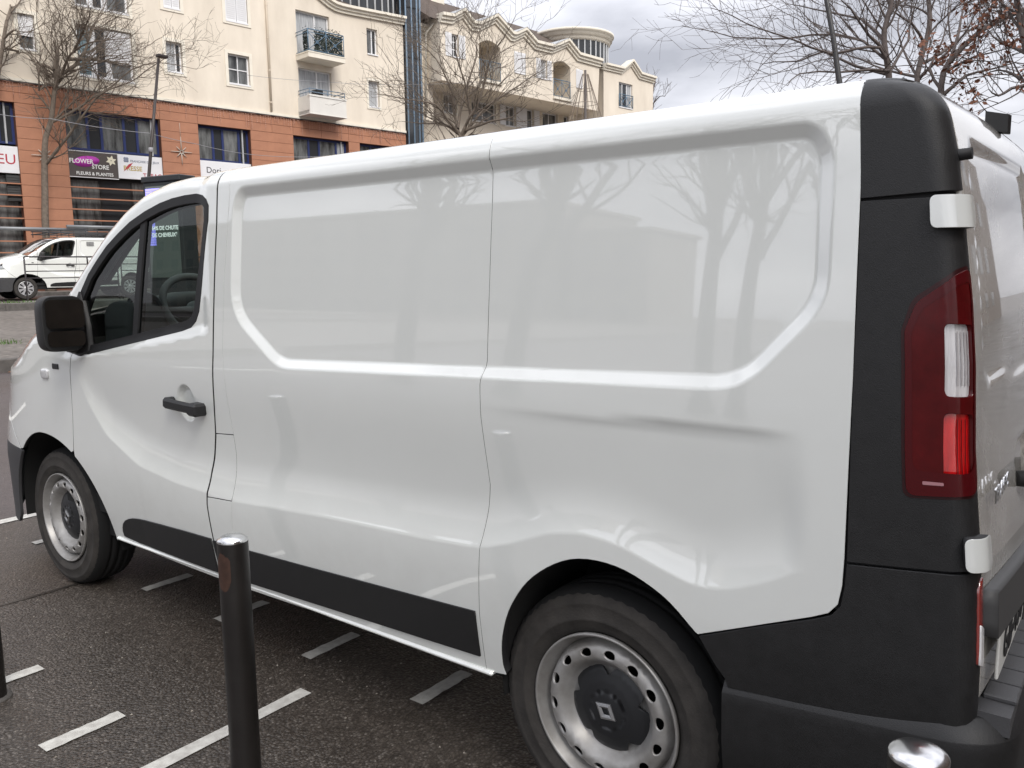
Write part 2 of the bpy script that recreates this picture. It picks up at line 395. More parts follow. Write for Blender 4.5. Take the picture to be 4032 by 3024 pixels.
M_paint = mat('white_paint', (.84, .86, .825), rough=.08, coat=1.0, var=.012, vscale=2.2, spec=.5)
def add_road_film(m):
    n = m.node_tree.nodes; l = m.node_tree.links; b = n['Principled BSDF']; src = b.inputs['Base Color'].links[0].from_socket
    t = n.new('ShaderNodeTexCoord'); sx = n.new('ShaderNodeSeparateXYZ'); l.new(t.outputs['Object'], sx.inputs[0])
    mr = n.new('ShaderNodeMapRange'); mr.inputs['From Min'].default_value = .95; mr.inputs['From Max'].default_value = .35; mr.inputs['To Max'].default_value = .14; l.new(sx.outputs['Z'], mr.inputs['Value'])
    nz = n.new('ShaderNodeTexNoise'); nz.inputs['Scale'].default_value = 7; nz.inputs['Detail'].default_value = 8; nz.inputs['Roughness'].default_value = .7; l.new(t.outputs['Object'], nz.inputs['Vector'])
    r = n.new('ShaderNodeMapRange'); r.inputs['From Min'].default_value = .42; r.inputs['From Max'].default_value = .72; l.new(nz.outputs['Fac'], r.inputs['Value'])
    mu = n.new('ShaderNodeMath'); mu.operation = 'MULTIPLY'; l.new(mr.outputs['Result'], mu.inputs[0]); l.new(r.outputs['Result'], mu.inputs[1])
    mx = n.new('ShaderNodeMix'); mx.data_type = 'RGBA'; l.new(mu.outputs[0], mx.inputs[0]); l.new(src, mx.inputs[6]); mx.inputs[7].default_value = (.40, .36, .31, 1); l.new(mx.outputs[2], b.inputs['Base Color'])
add_road_film(M_paint)
M_trim = mat('black_plastic', (.0135, .0135, .014), rough=.52, spec=.55, var=.15, vscale=30, bump=.12, bscale=420)
M_rub = mat('rubber', (.012, .012, .013), rough=.6)
M_tyre = mat('tyre_rubber', (.040, .036, .032), rough=.82, var=.35, vscale=14, bump=.2, bscale=160)
M_steel = mat('wheel_steel', (.40, .395, .385), rough=.42, metal=.45, var=.12, vscale=9, col2=(.31, .295, .275))
M_cap = mat('hub_plastic', (.017, .018, .020), rough=.4)
M_chrome = mat('chrome', (.75, .75, .75), rough=.15, metal=1)
M_int = mat('cabin_plastic', (.07, .073, .073), rough=.6, bump=.1, bscale=300)
M_int2 = mat('cabin_grey', (.12, .12, .12), rough=.55)
M_under = mat('underbody', (.012, .012, .012), rough=.9)
M_winglass = glass('window_glass', (.57, .64, .61))
M_mirror = mat('mirror_glass', (.13, .145, .15), rough=.02, metal=1)

def make_van_shell(root):
    """left-side body parts, then mirrored copies for the right side"""
    left = []
    cx = np.arange(-2.75, .56, .012); cz = np.interp(cx, *CREASE); EX = []
    for d in (-.02, -.0065, -.0035, 0, .0035, .0065, .02, .036): EX += list(zip(cx, cz + d))
    bead = resample(BEAD, .014); Bd = np.array(bead); tg = np.roll(Bd, -1, 0) - np.roll(Bd, 1, 0); tg /= np.hypot(tg[:, 0], tg[:, 1])[:, None]; nn = np.stack([-tg[:, 1], tg[:, 0]], 1)
    for d in (-.021, -.0155, -.010, 0, .010, .0155, .021): EX += [tuple(v) for v in Bd + nn * d]
    EX += [(-1.826 + r * math.cos(a), 1.030 + r * 1.2 * math.sin(a)) for r in (.030, .040, .048, .056, .064) for a in np.linspace(0, 6.2, 26)]
    EXTRA = np.array(EX)
    def S(name, outer, holes=(), m=M_paint, grid=.022, **kw):
        if m is M_paint: kw.setdefault('gap_shade_m', M_rub)  # shade inside the panel gaps is put into the flange colour
        o = skin(name, kw.pop('Pf', P), outer, extra=EXTRA if kw.pop('ex', False) else None, holes=list(holes), material=m, parent=kw.pop('parent', root), grid=grid, shift=OR, **kw); left.append(o); return o
    top = S1 + LQ * 1.2
    gap = [(-1.694, .345), (-1.694, .378), (-1.703, .523), (-1.714, .649), (-1.70, .778), (-1.66, .925), (-1.635, 1.066), (-1.613, 1.238), (-1.587, 1.506), (-1.567, 1.70), (-1.561, 1.832), (-1.562, top)]
    bp2 = [(-1.563, .345), (-1.562, .586), (-1.552, .688), (-1.542, .869), (-1.548, 1.006), (-1.555, 1.241), (-1.528, 1.506), (-1.50, 1.70), (-1.487, 1.793), (-1.49, 1.86), (-1.5, top)]
    mid = [(-.379, .36), (-.378, .543), (-.364, .738), (-.346, .862), (-.338, .929), (-.352, 1.123), (-.352, 1.212), (-.340, 1.276), (-.332, 1.5), (-.326, 1.719), (-.326, 1.842), (-.33, top)]
    def ell(cx, cz, ax, az, a0, a1, n=28): return [(cx + ax * math.cos(R_(a0 + (a1 - a0) * i / n)), cz + az * math.sin(R_(a0 + (a1 - a0) * i / n))) for i in range(n + 1)]
    fs = [(-2.772, .724), (-2.754, .887), (-2.742, 1.099), (-2.721, 1.173), (-2.72, 1.26)]
    xt = np.linspace(-2.72, -1.57, 30)
    # front wing
    def arch_l(a0, a1, n): return [(-3.07 + (.552 if math.cos(R_(a)) > 0 else .40) * math.cos(R_(a)), .333 + .447 * math.sin(R_(a))) for a in np.linspace(a0, a1, n)]
    arch_f = arch_l(57.5, 133, 34)
    hood_line = [(x, float(s1f(x)) + LQ * 1.1) for x in np.linspace(-2.74, -3.62, 14)]
    wing = [(-2.775, .728)] + fs[1:4] + [(-2.724, 1.26)] + hood_line + [(-3.66, 1.02), (-3.615, .93), (-3.53, .82), (-3.43, .73), (-3.352, .668)]
    wing = wing + arch_f[::-1][1:-1]
    wing_p = S('front_wing', wing, grid=.03)
    bmp = [(-3.36, .664), (-3.436, .724), (-3.536, .812), (-3.62, .922), (-3.90, .90), (-3.96, .68)]
    b1 = S('front_bumper', bmp, grid=.03)
    low = [(-3.352, .656), (-3.96, .672), (-3.96, .33), (-3.80, .25), (-3.52, .255), (-3.475, .30)] + arch_l(178, 134, 16)
    S('bumper_skirt', low, m=mat('grey_bumper_plastic', (.04, .04, .042), rough=.55, var=.1, vscale=20), grid=.04)
    M_lamp = mat('headlamp_glass', (.32, .33, .33), rough=.12, coat=1.0)
    S('headlight', [(-3.613, .94), (-3.672, 1.02), (-3.72, 1.035), (-3.86, .99), (-3.88, .93)], m=M_lamp, grid=.03)
    # front door with window opening
    win = [(-1.615, 1.762), (-1.631, 1.785), (-1.665, 1.802), (-1.712, 1.811), (-1.793, 1.81), (-1.876, 1.804), (-1.963, 1.791), (-2.07, 1.766), (-2.183, 1.731), (-2.282, 1.687), (-2.375, 1.64), (-2.45, 1.591), (-2.539, 1.526), (-2.61, 1.455), (-2.665, 1.385), (-2.715, 1.25), (-2.712, 1.197), (-2.671, 1.174), (-2.559, 1.182), (-2.143, 1.253), (-1.826, 1.307), (-1.766, 1.322), (-1.732, 1.346), (-1.709, 1.383), (-1.687, 1.471), (-1.664, 1.559), (-1.637, 1.646), (-1.618, 1.71)]
    arch_d = ell(-3.07, .333, .552, .447, 1, 56, 18)
    door = [(-2.517, .345)] + arch_d + [(-2.766, .735)] + [(x + .007, w) for x, w in fs[1:4]] + [(-2.716, 1.26)] + [(x, float(s1f(x)) + LQ * 1.2) for x in np.linspace(-2.716, -1.566, 34)] + [(x - .0065, w) for x, w in gap[::-1][1:]]
    # black sill moulding cut out of the door
    sill_f = [(-2.425, .382), (-2.30, .374), (-1.706, .374), (-1.712, .512), (-1.9, .508), (-2.10, .500), (-2.20, .495), (-2.27, .490), (-2.32, .483), (-2.355, .474), (-2.385, .461), (-2.408, .444), (-2.42, .425), (-2.427, .405)]
    door_p = S('front_door', door, [win], grid=.02, ex=True, flange=.03)
    S('sill_moulding', sill_f, m=M_trim, grid=.03, Pf=lambda x, w: P(x, w, -.007))
    # window frame, panes, divider
    wi = []
    A = np.array(win); nA_ = len(A)
    for i in range(nA_):
        t = A[(i + 1) % nA_] - A[i - 1]; t /= np.hypot(*t); n = np.array([-t[1], t[0]]); wi.append(tuple(A[i] + n * (.032 if A[i][0] > -2.55 else .036)))
    S('window_frame', win, [wi], m=M_rub, grid=.03, Pf=lambda x, w: P(x, w, -.002), parent=door_p, flange=.03)
    xm = lambda w: -2.188 + (w - 1.272) * (.098 / .465)
    main = [p_ for p_ in wi if p_[0] > xm(p_[1])]
    k = max(range(len(wi)), key=lambda i: (wi[i][0] <= xm(wi[i][1])) != (wi[i - 1][0] <= xm(wi[i - 1][1])))
    def clip(poly, side):
        out = []
        for i in range(len(poly)):
            a, b = poly[i], poly[(i + 1) % len(poly)]; fa = (a[0] - xm(a[1])) * side; fb = (b[0] - xm(b[1])) * side
            if fa > 0: out.append(a)
            if (fa > 0) != (fb > 0):
                t = fa / (fa - fb); out.append((a[0] + (b[0] - a[0]) * t, a[1] + (b[1] - a[1]) * t))
        return out
    S('side_window', clip(wi, 1), m=M_winglass, grid=.05, Pf=lambda x, w: P(x, w, .012), parent=door_p, flange=0)
    S('quarter_window', clip(wi, -1), m=M_winglass, grid=.05, Pf=lambda x, w: P(x, w, .012), parent=door_p, flange=0)
    zt = max(w for x, w in wi if abs(x - xm(w)) < .06) + .012; zb = min(w for x, w in wi if abs(x - xm(w)) < .08) - .012
    S('window_divider', [(xm(zb) - .018, zb), (xm(zb) + .018, zb), (xm(zt) + .018, zt), (xm(zt) - .018, zt)], m=M_rub, grid=.05, Pf=lambda x, w: P(x, w, .004), parent=door_p, flange=.03)
    # inner lining of the door
    lin = [(-2.42, .5), (-2.45, .85), (-2.69, .98), (-2.70, 1.20)] + [(x, float(s1f(x)) + LQ * .5) for x in np.linspace(-2.68, -1.60, 16)] + [(-1.66, .95), (-1.70, .5)]
    S('door_lining', lin[::-1], [[(x, w) for x, w in wi]], m=M_int, grid=.05, Pf=lambda x, w: P(x, w, .05), flange=0, parent=door_p)
    # door handle
    Mh = frame_M(Vector((-1.815, -.018, 1.022)) - Vector(OR), Vector((1, 0, -.04)).normalized(), (0, 1, 0), Vector((.04, 0, 1)).normalized())
    hm = MB(); hm.cbox(-.112, .112, -.016, .008, -.020, .020, .009, Mh); hm.cbox(.058, .118, -.020, .050, -.026, .022, .009, Mh); hm.cbox(-.116, -.085, -.012, .050, -.019, .022, .008, Mh)
    handle = hm.build('door_handle', M_trim, door_p); left.append(handle)
    # pillar strip with fuel flap
    g2 = [(x + .005, w) for x, w in gap]; b2 = [(x - .0018, w) for x, w in bp2]
    flap = [(-1.706, .683), (-1.554, .691), (-1.545, .869), (-1.547, .932), (-1.656, .925), (-1.698, .778)]
    def cut(c, w0, w1): 
        xs = np.array([q[0] for q in c]); ws = np.array([q[1] for q in c]); m = [(x, w) for x, w in c if w0 < w < w1]
        return [(float(np.interp(w0, ws, xs)), w0)] + m + [(float(np.interp(w1, ws, xs)), w1)]
    pil_u = cut(b2, .937, top) + cut(g2, .930, top)[::-1]
    pil_l = cut(b2, .345, .686) + cut(g2, .345, .678)[::-1]
    S('pillar_panel', pil_u, grid=.022, ex=True); S('pillar_panel', pil_l, grid=.022, ex=True)
    S('fuel_flap', cut([(x - .001, w) for x, w in b2], .691, .932) + cut([(x + .001, w) for x, w in g2], .683, .925)[::-1], grid=.022)
    # centre side panel and rear quarter
    b3 = [(x + .0018, w) for x, w in bp2]; m2 = [(x - .0018, w) for x, w in mid]; m3 = [(x + .0018, w) for x, w in mid]
    side = [b3[0], m2[0]] + m2[1:] + b3[::-1][:-1]
    S('side_panel', side, grid=.02, ex=True, flange=.03)
    S('sill_moulding', [(-1.685, .374), (-1.57, .376), (-1.15, .386), (-.392, .405), (-.392, .549), (-1.15, .522), (-1.5, .512), (-1.70, .508)], m=M_trim, grid=.03, Pf=lambda x, w: P(x, w, -.006))
    kx = np.array([-.305, -.313, -.302, -.26, -.179, -.057, .078, .206, .294]); kz = np.array([.37, .408, .494, .6, .704, .778, .788, .743, .672]); kt = np.arange(9)
    def cr_(k, t):
        i = min(int(t), 7); f = t - i; p = [k[max(i - 1, 0)], k[i], k[i + 1], k[min(i + 2, 8)]]
        return .5 * (2 * p[1] + (p[2] - p[0]) * f + (2 * p[0] - 5 * p[1] + 4 * p[2] - p[3]) * f * f + (3 * p[1] - p[0] - 3 * p[2] + p[3]) * f ** 3)
    arch_r = [(cr_(kx, t), cr_(kz, t)) for t in np.linspace(0, 8, 41)]
    quarter = arch_r + [(.30, .669), (.457, .735), (.56, .778), (.594, .795), (.612, .818), (.619, .86), (.621, .92), (.622, 1.3), (.617, 1.7), (.607, 1.85), (.606, top)] + m3[::-1]
    S('quarter_panel', quarter, grid=.018, ex=True, flange=.03)
    # rear corner trims
    Pt = lambda a, w: PR(a, w, .0)
    def aw(x0): return x0
    cap = [(.629, 1.652), (.905, 1.66), (.905, top), (.612, top), (.612, 1.85), (.624, 1.7)]
    S('pillar_cap', cap, m=M_trim, grid=.02, Pf=Pt, flange=.02)
    tail = round_poly([(.742, 1.070), (.892, 1.082), (.892, 1.516), (.85, 1.505), (.757, 1.45), (.734, 1.395)], [.02, .03, .02, .03, .05, .03])
    trim = [(.629, .915), (.905, .938), (.905, 1.645), (.629, 1.645)]
    S('pillar_trim', trim, [tail], m=M_trim, grid=.02, Pf=Pt, flange=.02)
    bl = [(.366, .575), (.372, .555), (.905, .60), (.905, .930), (.629, .907), (.6265, .86), (.620, .815), (.600, .789), (.563, .771), (.457, .729), (.303, .663), (.345, .60)]
    def PB(a, w):
        lo = P(np.minimum(a, .6), w); hi = PR(np.maximum(a, .6), w); return np.where((np.asarray(a) > .6)[..., None], hi, lo)
    S('bumper_corner', bl, m=M_trim, grid=.02, Pf=PB, flange=.02)
    # tail lamp
    M_red = mat('lamp_red_dark', (.085, .003, .004), rough=.12, coat=.0, var=.2, vscale=18, spec=.35)
    M_red2 = mat('lamp_red', (.80, .012, .014), rough=.16, coat=1.0, var=.35, vscale=40, stretch=(1, 1, .12))
    M_clear = mat('lamp_clear', (.85, .82, .82), rough=.16, coat=1.0, var=.35, vscale=60, stretch=(1, 1, .06))
    ti = round_poly([(.744, 1.073), (.890, 1.085), (.890, 1.513), (.85, 1.502), (.759, 1.448), (.736, 1.395)], [.02, .03, .02, .03, .05, .03])
    holes = [round_poly([(.816, 1.272), (.885, 1.270), (.885, 1.408), (.816, 1.411)], .014), round_poly([(.815, 1.105), (.884, 1.108), (.884, 1.238), (.815, 1.242)], .016)]
    tl = S('tail_light', ti, holes, m=M_red, grid=.018, Pf=lambda a, w: PR(a, w, -.004), flange=.012)
    S('reversing_lamp', holes[0], m=M_clear, grid=.02, Pf=lambda a, w: PR(a, w, .004), parent=tl, flange=0)
    S('stop_lamp', holes[1], m=M_red2, grid=.02, Pf=lambda a, w: PR(a, w, .004), parent=tl, flange=0)
    for k in range(4):
        S('lens_rib', [(.846 + .009 * k, 1.292), (.849 + .009 * k, 1.292), (.849 + .009 * k, 1.395), (.846 + .009 * k, 1.395)], m=mat('rib_grey', (.45, .43, .43), rough=.3), grid=.03, Pf=lambda a, w: PR(a, w, .002), parent=tl, flange=0)
        S('lens_rib', [(.846 + .009 * k, 1.115), (.8485 + .009 * k, 1.115), (.8485 + .009 * k, 1.228), (.846 + .009 * k, 1.228)], m=mat('rib_red', (.16, .002, .004), rough=.3), grid=.03, Pf=lambda a, w: PR(a, w, .002), parent=tl, flange=0)
    S('lens_highlight', round_poly([(.775, 1.098), (.815, 1.100), (.815, 1.106), (.775, 1.105)], .002), m=mat('highlight_pink', (.45, .22, .24), rough=.3), grid=.02, Pf=lambda a, w: PR(a, w, -.0055), parent=tl, flange=0)  # pale strip painted in as the highlight along the lens foot
    S('lens_border', round_poly([(.744, 1.073), (.890, 1.085), (.890, 1.513), (.85, 1.502), (.759, 1.448), (.736, 1.395)], [.02, .03, .02, .03, .05, .03]), [round_poly([(.757, 1.125), (.882, 1.125), (.882, 1.49), (.85, 1.482), (.770, 1.437), (.750, 1.39)], [.02, .03, .02, .03, .05, .03])], m=mat('lens_border_red', (.075, .003, .005), rough=.12, spec=.4), grid=.02, Pf=lambda a, w: PR(a, w, -.0048), parent=tl, flange=0)
    S('lamp_rim', round_poly([(.738, 1.067), (.895, 1.078), (.895, 1.521), (.85, 1.511), (.752, 1.456), (.729, 1.395)], [.02, .03, .02, .03, .05, .03]), [ti], m=mat('lamp_edge', (.03, .004, .005), rough=.3), grid=.03, Pf=lambda a, w: PR(a, w, -.001), parent=tl, flange=0)
    # hinge covers
    def hinge(z0, z1, a0, a1):
        S('hinge_cover', round_poly([(a0, z0), (a1, z0), (a1, z1), (a0, z1)], .014), m=M_paint, grid=.012, Pf=lambda a, w: PR(a, w, -.018), flange=.035)
    hinge(1.589, 1.648, .788, .918); hinge(.940, 1.004, .842, .925)
    # corner reflector lamp
    S('bumper_lamp', [(.884, .745), (.903, .735), (.903, .915), (.885, .895)], m=mat('lamp_amber_red', (.28, .02, .012), rough=.2, coat=1.0), grid=.02, Pf=lambda a, w: PR(a, w, -.004), flange=.01)
    S('bumper_reflector', [(.886, .745), (.902, .738), (.902, .815), (.888, .825)], m=M_clear, grid=.02, Pf=lambda a, w: PR(a, w, -.007), flange=.01)
    # rear door
    def PD(a, w):
        t = a - .9
        rec = .010 * ss((seg_sdf(a, w, RP) + .012) / .024) + .012 * ss((seg_sdf(a, w, RH) + .01) / .02)
        return PR(a, w, rec)
    RP = round_poly([(1.0, 1.29), (1.82, 1.25), (1.82, 1.755), (1.0, 1.755)], .06); RH = round_poly([(1.36, .98), (1.60, .98), (1.60, 1.10), (1.36, 1.10)], .04)
    M_dirty_shaded = mat('white_paint_dirty_shaded', (.58, .56, .52), rough=.25, coat=1.0, var=.10, vscale=5, col2=(.44, .41, .36))  # dirt film plus shade on the rear face, both put into the colour
    rd = S('rear_door', [(.912, .665), (1.897, .64), (1.897, top), (.912, top)], m=M_dirty_shaded, grid=.022, Pf=PD)
    S('door_moulding', [(.93, .80), (1.897, .74), (1.897, .83), (.93, .89)], m=mat('grey_plastic', (.06, .06, .06), rough=.5), grid=.04, Pf=lambda a, w: PR(a, w, -.03), parent=rd, flange=.03)
    # backing behind the shut lines
    def seal(A_, B_):
        n = len(A_); bk = MB(); bk.add(np.concatenate([A_ - OR, B_ - OR]).tolist(), [(i, i + n, i + n + 1, i + 1) for i in range(n - 1)], True); left.append(bk.build('shut_line_seal', M_rub, root))
    for c in (gap, bp2, mid, fs + [(-2.775, .70)]):
        c = sorted(c, key=lambda t: t[1]); ws = np.linspace(c[0][1], c[-1][1], 60); xs = np.interp(ws, [q[1] for q in c], [q[0] for q in c])
        seal(P(xs - .05, ws, .028), P(xs + .05, ws, .028))
    for x0, w0 in ((.905, .60), (.62, .8)):
        ws = np.linspace(w0, top, 60); seal(PR(np.full(60, x0 - .03), ws, .016), PR(np.full(60, x0 + .03), ws, .016))
    aa = np.linspace(.60, .93, 30)
    for w0, w1 in ((1.62, 1.68), (.88, .95)): seal(PR(aa, np.full(30, w0), .016), PR(aa, np.full(30, w1), .016))
    # wheel arch liners
    for (cx, ax, az) in ((-3.07, .56, .455), (.045, .375, .46)):
        lb = MB(); n = 24; vs = []
        for i in range(n + 1):
            t = math.pi * (-.03 + 1.06 * i / n)
            for y in ('o', .42):
                xx_ = cx + (ax if cx > -1 or math.cos(t) > 0 else .41) * math.cos(t); zz_ = .333 + az * math.sin(t)
                if y == 'o': y = float(P(xx_, zz_)[1]) + .010
                vs.append(Vector((cx + (ax if cx > -1 or math.cos(t) > 0 else .41) * math.cos(t), y + (.02 if cx < -1 and math.cos(t) < 0 else 0), .333 + az * math.sin(t))) - Vector(OR))
        lb.add(vs, [(2 * i, 2 * i + 1, 2 * i + 3, 2 * i + 2) for i in range(n)], True)
        pl_ = [v for v in vs[1::2]]; lb.add(pl_, [tuple(range(len(pl_)))])
        left.append(lb.build('arch_liner', M_under, root))
    # mirror
    left.append(make_mirror(root))
    # badge and repeater on the wing
    bd = MB(); bd.cbox(-2.905, -2.845, -.004, .01, 1.096, 1.122, .003); bd.v = [tuple(Vector(v) - Vector(OR)) for v in bd.v]
    left.append(bd.build('wing_badge', M_trim, wing_p))
    rp_ = MB(); superell(rp_, (-2.985, .002, 1.068), (.035, .014, .024), OR); left.append(rp_.build('side_repeater', mat('repeater', (.62, .62, .62), rough=.15, coat=1.0), wing_p))
    # mirrored right side
    for o in [c for c in left if c.parent == root]:
        def mir(o, par):
            c = o.copy(); COL.objects.link(c); c.parent = par
            if par == root: c.scale = (1, -1, 1)
            for ch in list(o.children): mir(ch, c)
        mir(o, root)
    return left
def superell(mb, c, r, orig=(0, 0, 0), e1=.5, e2=.5, nu=24, nv=14, fn=None):
    pw = lambda a, e: math.copysign(abs(a) ** e, a); vs = []
    for j in range(nv + 1):
        ph = -math.pi / 2 + math.pi * j / nv
        for i in range(nu):
            t = 2 * math.pi * i / nu; v = [pw(math.cos(ph), e1) * pw(math.cos(t), e2), pw(math.cos(ph), e1) * pw(math.sin(t), e2), pw(math.sin(ph), e1)]
            if fn: v = fn(*v)
            vs.append((c[0] + r[0] * v[0] - orig[0], c[1] + r[1] * v[1] - orig[1], c[2] + r[2] * v[2] - orig[2]))
    mb.add(vs, [(j * nu + i, j * nu + (i + 1) % nu, (j + 1) * nu + (i + 1) % nu, (j + 1) * nu + i) for j in range(nv) for i in range(nu)], True)
def make_mirror(root):
    mh = MB(); c = (-2.605, -.085, 1.318)
    superell(mh, c, (.068, .088, .118), OR, .42, .42, 32, 20, lambda x, y, z: (min(x, .55) * (1 - .0 * z), y * (1 - .10 * max(0, -x)), z))
    # arm down to the door
    arm = [(-2.66, -.02, 1.235), (-2.66, .01, 1.222), (-2.655, .05, 1.215)]
    mh.tube([Vector(a) - Vector(OR) for a in arm], [.05, .045, .05], n=12)
    o = mh.build('mirror_housing', M_trim, root)
    xg = c[0] + .070 * .55
    def plate(y0, y1, z0, z1, nm):
        g = MB(); poly = round_poly([(y0, z0), (y1, z0), (y1, z1), (y0, z1)], .022)
        ym = (y0 + y1) / 2
        g.add([(xg + .022 + (y - ym) * .24 - OR[0], y - OR[1], z) for y, z in poly], [tuple(range(len(poly)))])
        return g.build(nm, M_mirror, o)
    plate(-.158, -.016, 1.300, 1.420, 'mirror_glass'); plate(-.156, -.018, 1.222, 1.288, 'wide_mirror_glass')
    # triangular base on the door
    tri = [(-2.745, 1.185), (-2.63, 1.172), (-2.55, 1.196), (-2.56, 1.30), (-2.61, 1.45), (-2.66, 1.385), (-2.735, 1.235)]
    t = skin('mirror_base', lambda x, w: P(x, w, -.012), tri, [], M_trim, o, grid=.03, flange=.03, shift=OR)
    return o
M_tread = mat('tyre_tread', (.010, .010, .010), rough=.9)  # blacker than the sidewall: wheel-arch shade put into the colour
def make_wheel(parent, x, y, kind='steel', side=1):
    """tyre with rim and centre cap; outer face towards -y (side=1) """
    t = MB(); n = 120
    prof = [(.200, -.195), (.222, -.21), (.262, -.218), (.305, -.214), (.328, -.202, 1), (.338, -.186, 1), (.342, -.160), (.342, -.150), (.334, -.149), (.334, -.141), (.3425, -.140), (.343, -.112), (.335, -.111), (.335, -.103), (.343, -.102), (.3425, -.074), (.334, -.073), (.334, -.065), (.342, -.064), (.342, -.054), (.338, -.028, 1), (.328, -.012, 1), (.317, -.004), (.306, -.0005), (.302, .0025), (.298, .0), (.285, .003), (.264, .0035), (.260, .0065), (.256, .003), (.240, -.001), (.226, -.010), (.219, -.018), (.210, -.03)]
    M = frame_M((x - OR[0], y - OR[1], .338), (1, 0, 0), (0, 0, 1), (0, -1, 0))
    vs = []; fs = []
    for p_ in prof:
        for k in range(n):
            a = 2 * math.pi * k / n; r = p_[0] - (.0045 if len(p_) == 3 and k % 2 == 0 else 0); vs.append(M @ Vector((r * math.cos(a), r * math.sin(a), p_[1])))
    for i in range(len(prof) - 1):
        for k in range(n): a = i * n + k; b = i * n + (k + 1) % n; fs.append((a, b, b + n, a + n))
    # flat contact patch
    vs = [Vector((v.x, v.y, max(v.z, .0))) for v in vs]
    o_ = len(fs); t.add(vs, fs, True); t.mi = [0 if prof[k // n][1] >= -.0121 and prof[k // n + 1][1] > -.05 else 1 for k in range(len(fs))]; w = t.build('wheel', [M_tyre, M_tread], parent)
    if kind == 'steel':
        r = MB(); r.lathe([(.20, -.20), (.205, -.10), (.207, -.05), (.214, -.016), (.2205, -.012), (.2215, -.004), (.2205, .001), (.2165, .002), (.2135, -.002), (.2105, -.012), (.203, -.024), (.197, -.040), (.194, -.058)], 72, M)
        r.build('rim', M_steel, w)
        HR = [0, .05, .085, .100, .118, .134, .148, .166, .181, .189, .195, .199]; HH = [-.050, -.052, -.055, -.056, -.048, -.024, -.009, -.0075, -.015, -.034, -.054, -.060]
        def PD(a, b):
            rr_ = np.hypot(a, b); h = np.interp(rr_, HRs, HHs); th = np.arctan2(b, a)
            return np.stack([a, b, h], -1)
        HRs, HHs = smooth_itp(HR, HH, 300, .006)
        circ = [(.198 * math.cos(2 * math.pi * i / 80), .198 * math.sin(2 * math.pi * i / 80)) for i in range(80)]
        holes = []
        for k in range(14):
            a = 2 * math.pi * (k + .3) / 14; hx, hy = .1655 * math.cos(a), .1655 * math.sin(a); ex, ey = math.cos(a), math.sin(a)
            holes.append([(hx + ex * .0135 * math.cos(q) - ey * .0185 * math.sin(q), hy + ey * .0135 * math.cos(q) + ex * .0185 * math.sin(q)) for q in [2 * math.pi * i / 14 for i in range(14)]])
        d = skin('wheel_disc', lambda a, b: PD(a, b), circ, holes, M_steel, w, grid=.012, flange=.008, sp=.008)
        d.data.transform(M)
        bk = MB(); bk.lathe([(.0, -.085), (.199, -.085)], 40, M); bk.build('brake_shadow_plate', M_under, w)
        cap = []
        for i in range(120):
            a = 2 * math.pi * i / 120; c5 = max(0, math.cos(5 * (a - .35))); cap.append(((.121 - .026 * c5 ** 4) * math.cos(a), (.121 - .026 * c5 ** 4) * math.sin(a)))
        def PC(a, b):
            rr_ = np.hypot(a, b); return np.stack([a, b, np.interp(rr_, [0, .03, .048, .051, .054, .078, .108, .122], [-.018, -.020, -.023, -.028, -.023, -.027, -.036, -.046])], -1)
        c = skin('hub_cap', PC, cap, [], M_cap, w, grid=.010, flange=.012, sp=.005); c.data.transform(M)
        lg = MB(); o_ = [(0, .036), (.028, 0), (0, -.036), (-.028, 0)]; i_ = [(0, .014), (.0095, 0), (0, -.014), (-.0095, 0)]
        vs = [(a, b, -.016) for a, b in o_] + [(a, b, -.012) for a, b in [(q[0] * .68, q[1] * .68) for q in o_]] + [(a, b, -.016) for a, b in i_] + [(a, b, -.022) for a, b in o_]
        fs = [(i, (i + 1) % 4, 4 + (i + 1) % 4, 4 + i) for i in range(4)] + [(4 + i, 4 + (i + 1) % 4, 8 + (i + 1) % 4, 8 + i) for i in range(4)] + [(12 + i, 12 + (i + 1) % 4, (i + 1) % 4, i) for i in range(4)]
        Mr = M @ Matrix.Rotation(R_(60 if x > -1 else 12), 4, 'Z')
        lg.add([Mr @ Vector(v) for v in vs], fs); lg.build('wheel_emblem', mat('emblem_silver', (.38, .38, .38), rough=.3, metal=.9), w)
    else:
        r = MB(); r.lathe([(.21, -.19), (.21, -.03), (.2205, .0), (.216, .003), (.205, -.006), (.2, -.03), (.05, -.04), (0, -.04)], 48, M); r.build('rim', M_under, w)
        hc = MB()
        for k in range(9):
            a = 2 * math.pi * k / 9; Mk = M @ Matrix.Rotation(a, 4, 'Z')
            hc.prism([(.04, -.022), (.12, -.026), (.205, -.046), (.208, -.02), (.208, .02), (.205, .046), (.12, .026), (.04, .022)], -.02, .004, Mk)
        hc.lathe([(.0, .008), (.05, .006), (.062, -.004), (.062, -.02)], 32, M); hc.lathe([(.196, -.01), (.2, .004), (.214, .004), (.218, -.004)], 48, M)
        hc.build('wheel_trim', mat('trim_silver', (.55, .55, .56), rough=.35, metal=.5), w)
    if side < 0: w.scale = (1, -1, 1)
    return w
def grid_mesh(mb, rows, smooth=True):
    n = len(rows[0]); vs = [v for r in rows for v in r]
    mb.add(vs, [(i * n + j, i * n + j + 1, (i + 1) * n + j + 1, (i + 1) * n + j) for i in range(len(rows) - 1) for j in range(n - 1)], smooth)
def loft(xs, q, crown, nseg=24, inset=0.0):
    """strip across the van between the left and right roof edges"""
    rows = []
    for x, cw in zip(xs, crown):
        a = P(x, float(s1f(x)) + LQ * q, 0.0) - OR
        rows.append([(float(a[0]) - inset * (1 - (2 * j / nseg - 1) ** 2), float(a[1]) * (1 - 2 * j / nseg), float(a[2]) + cw * (1 - (2 * j / nseg - 1) ** 2)) for j in range(nseg + 1)])
    return rows
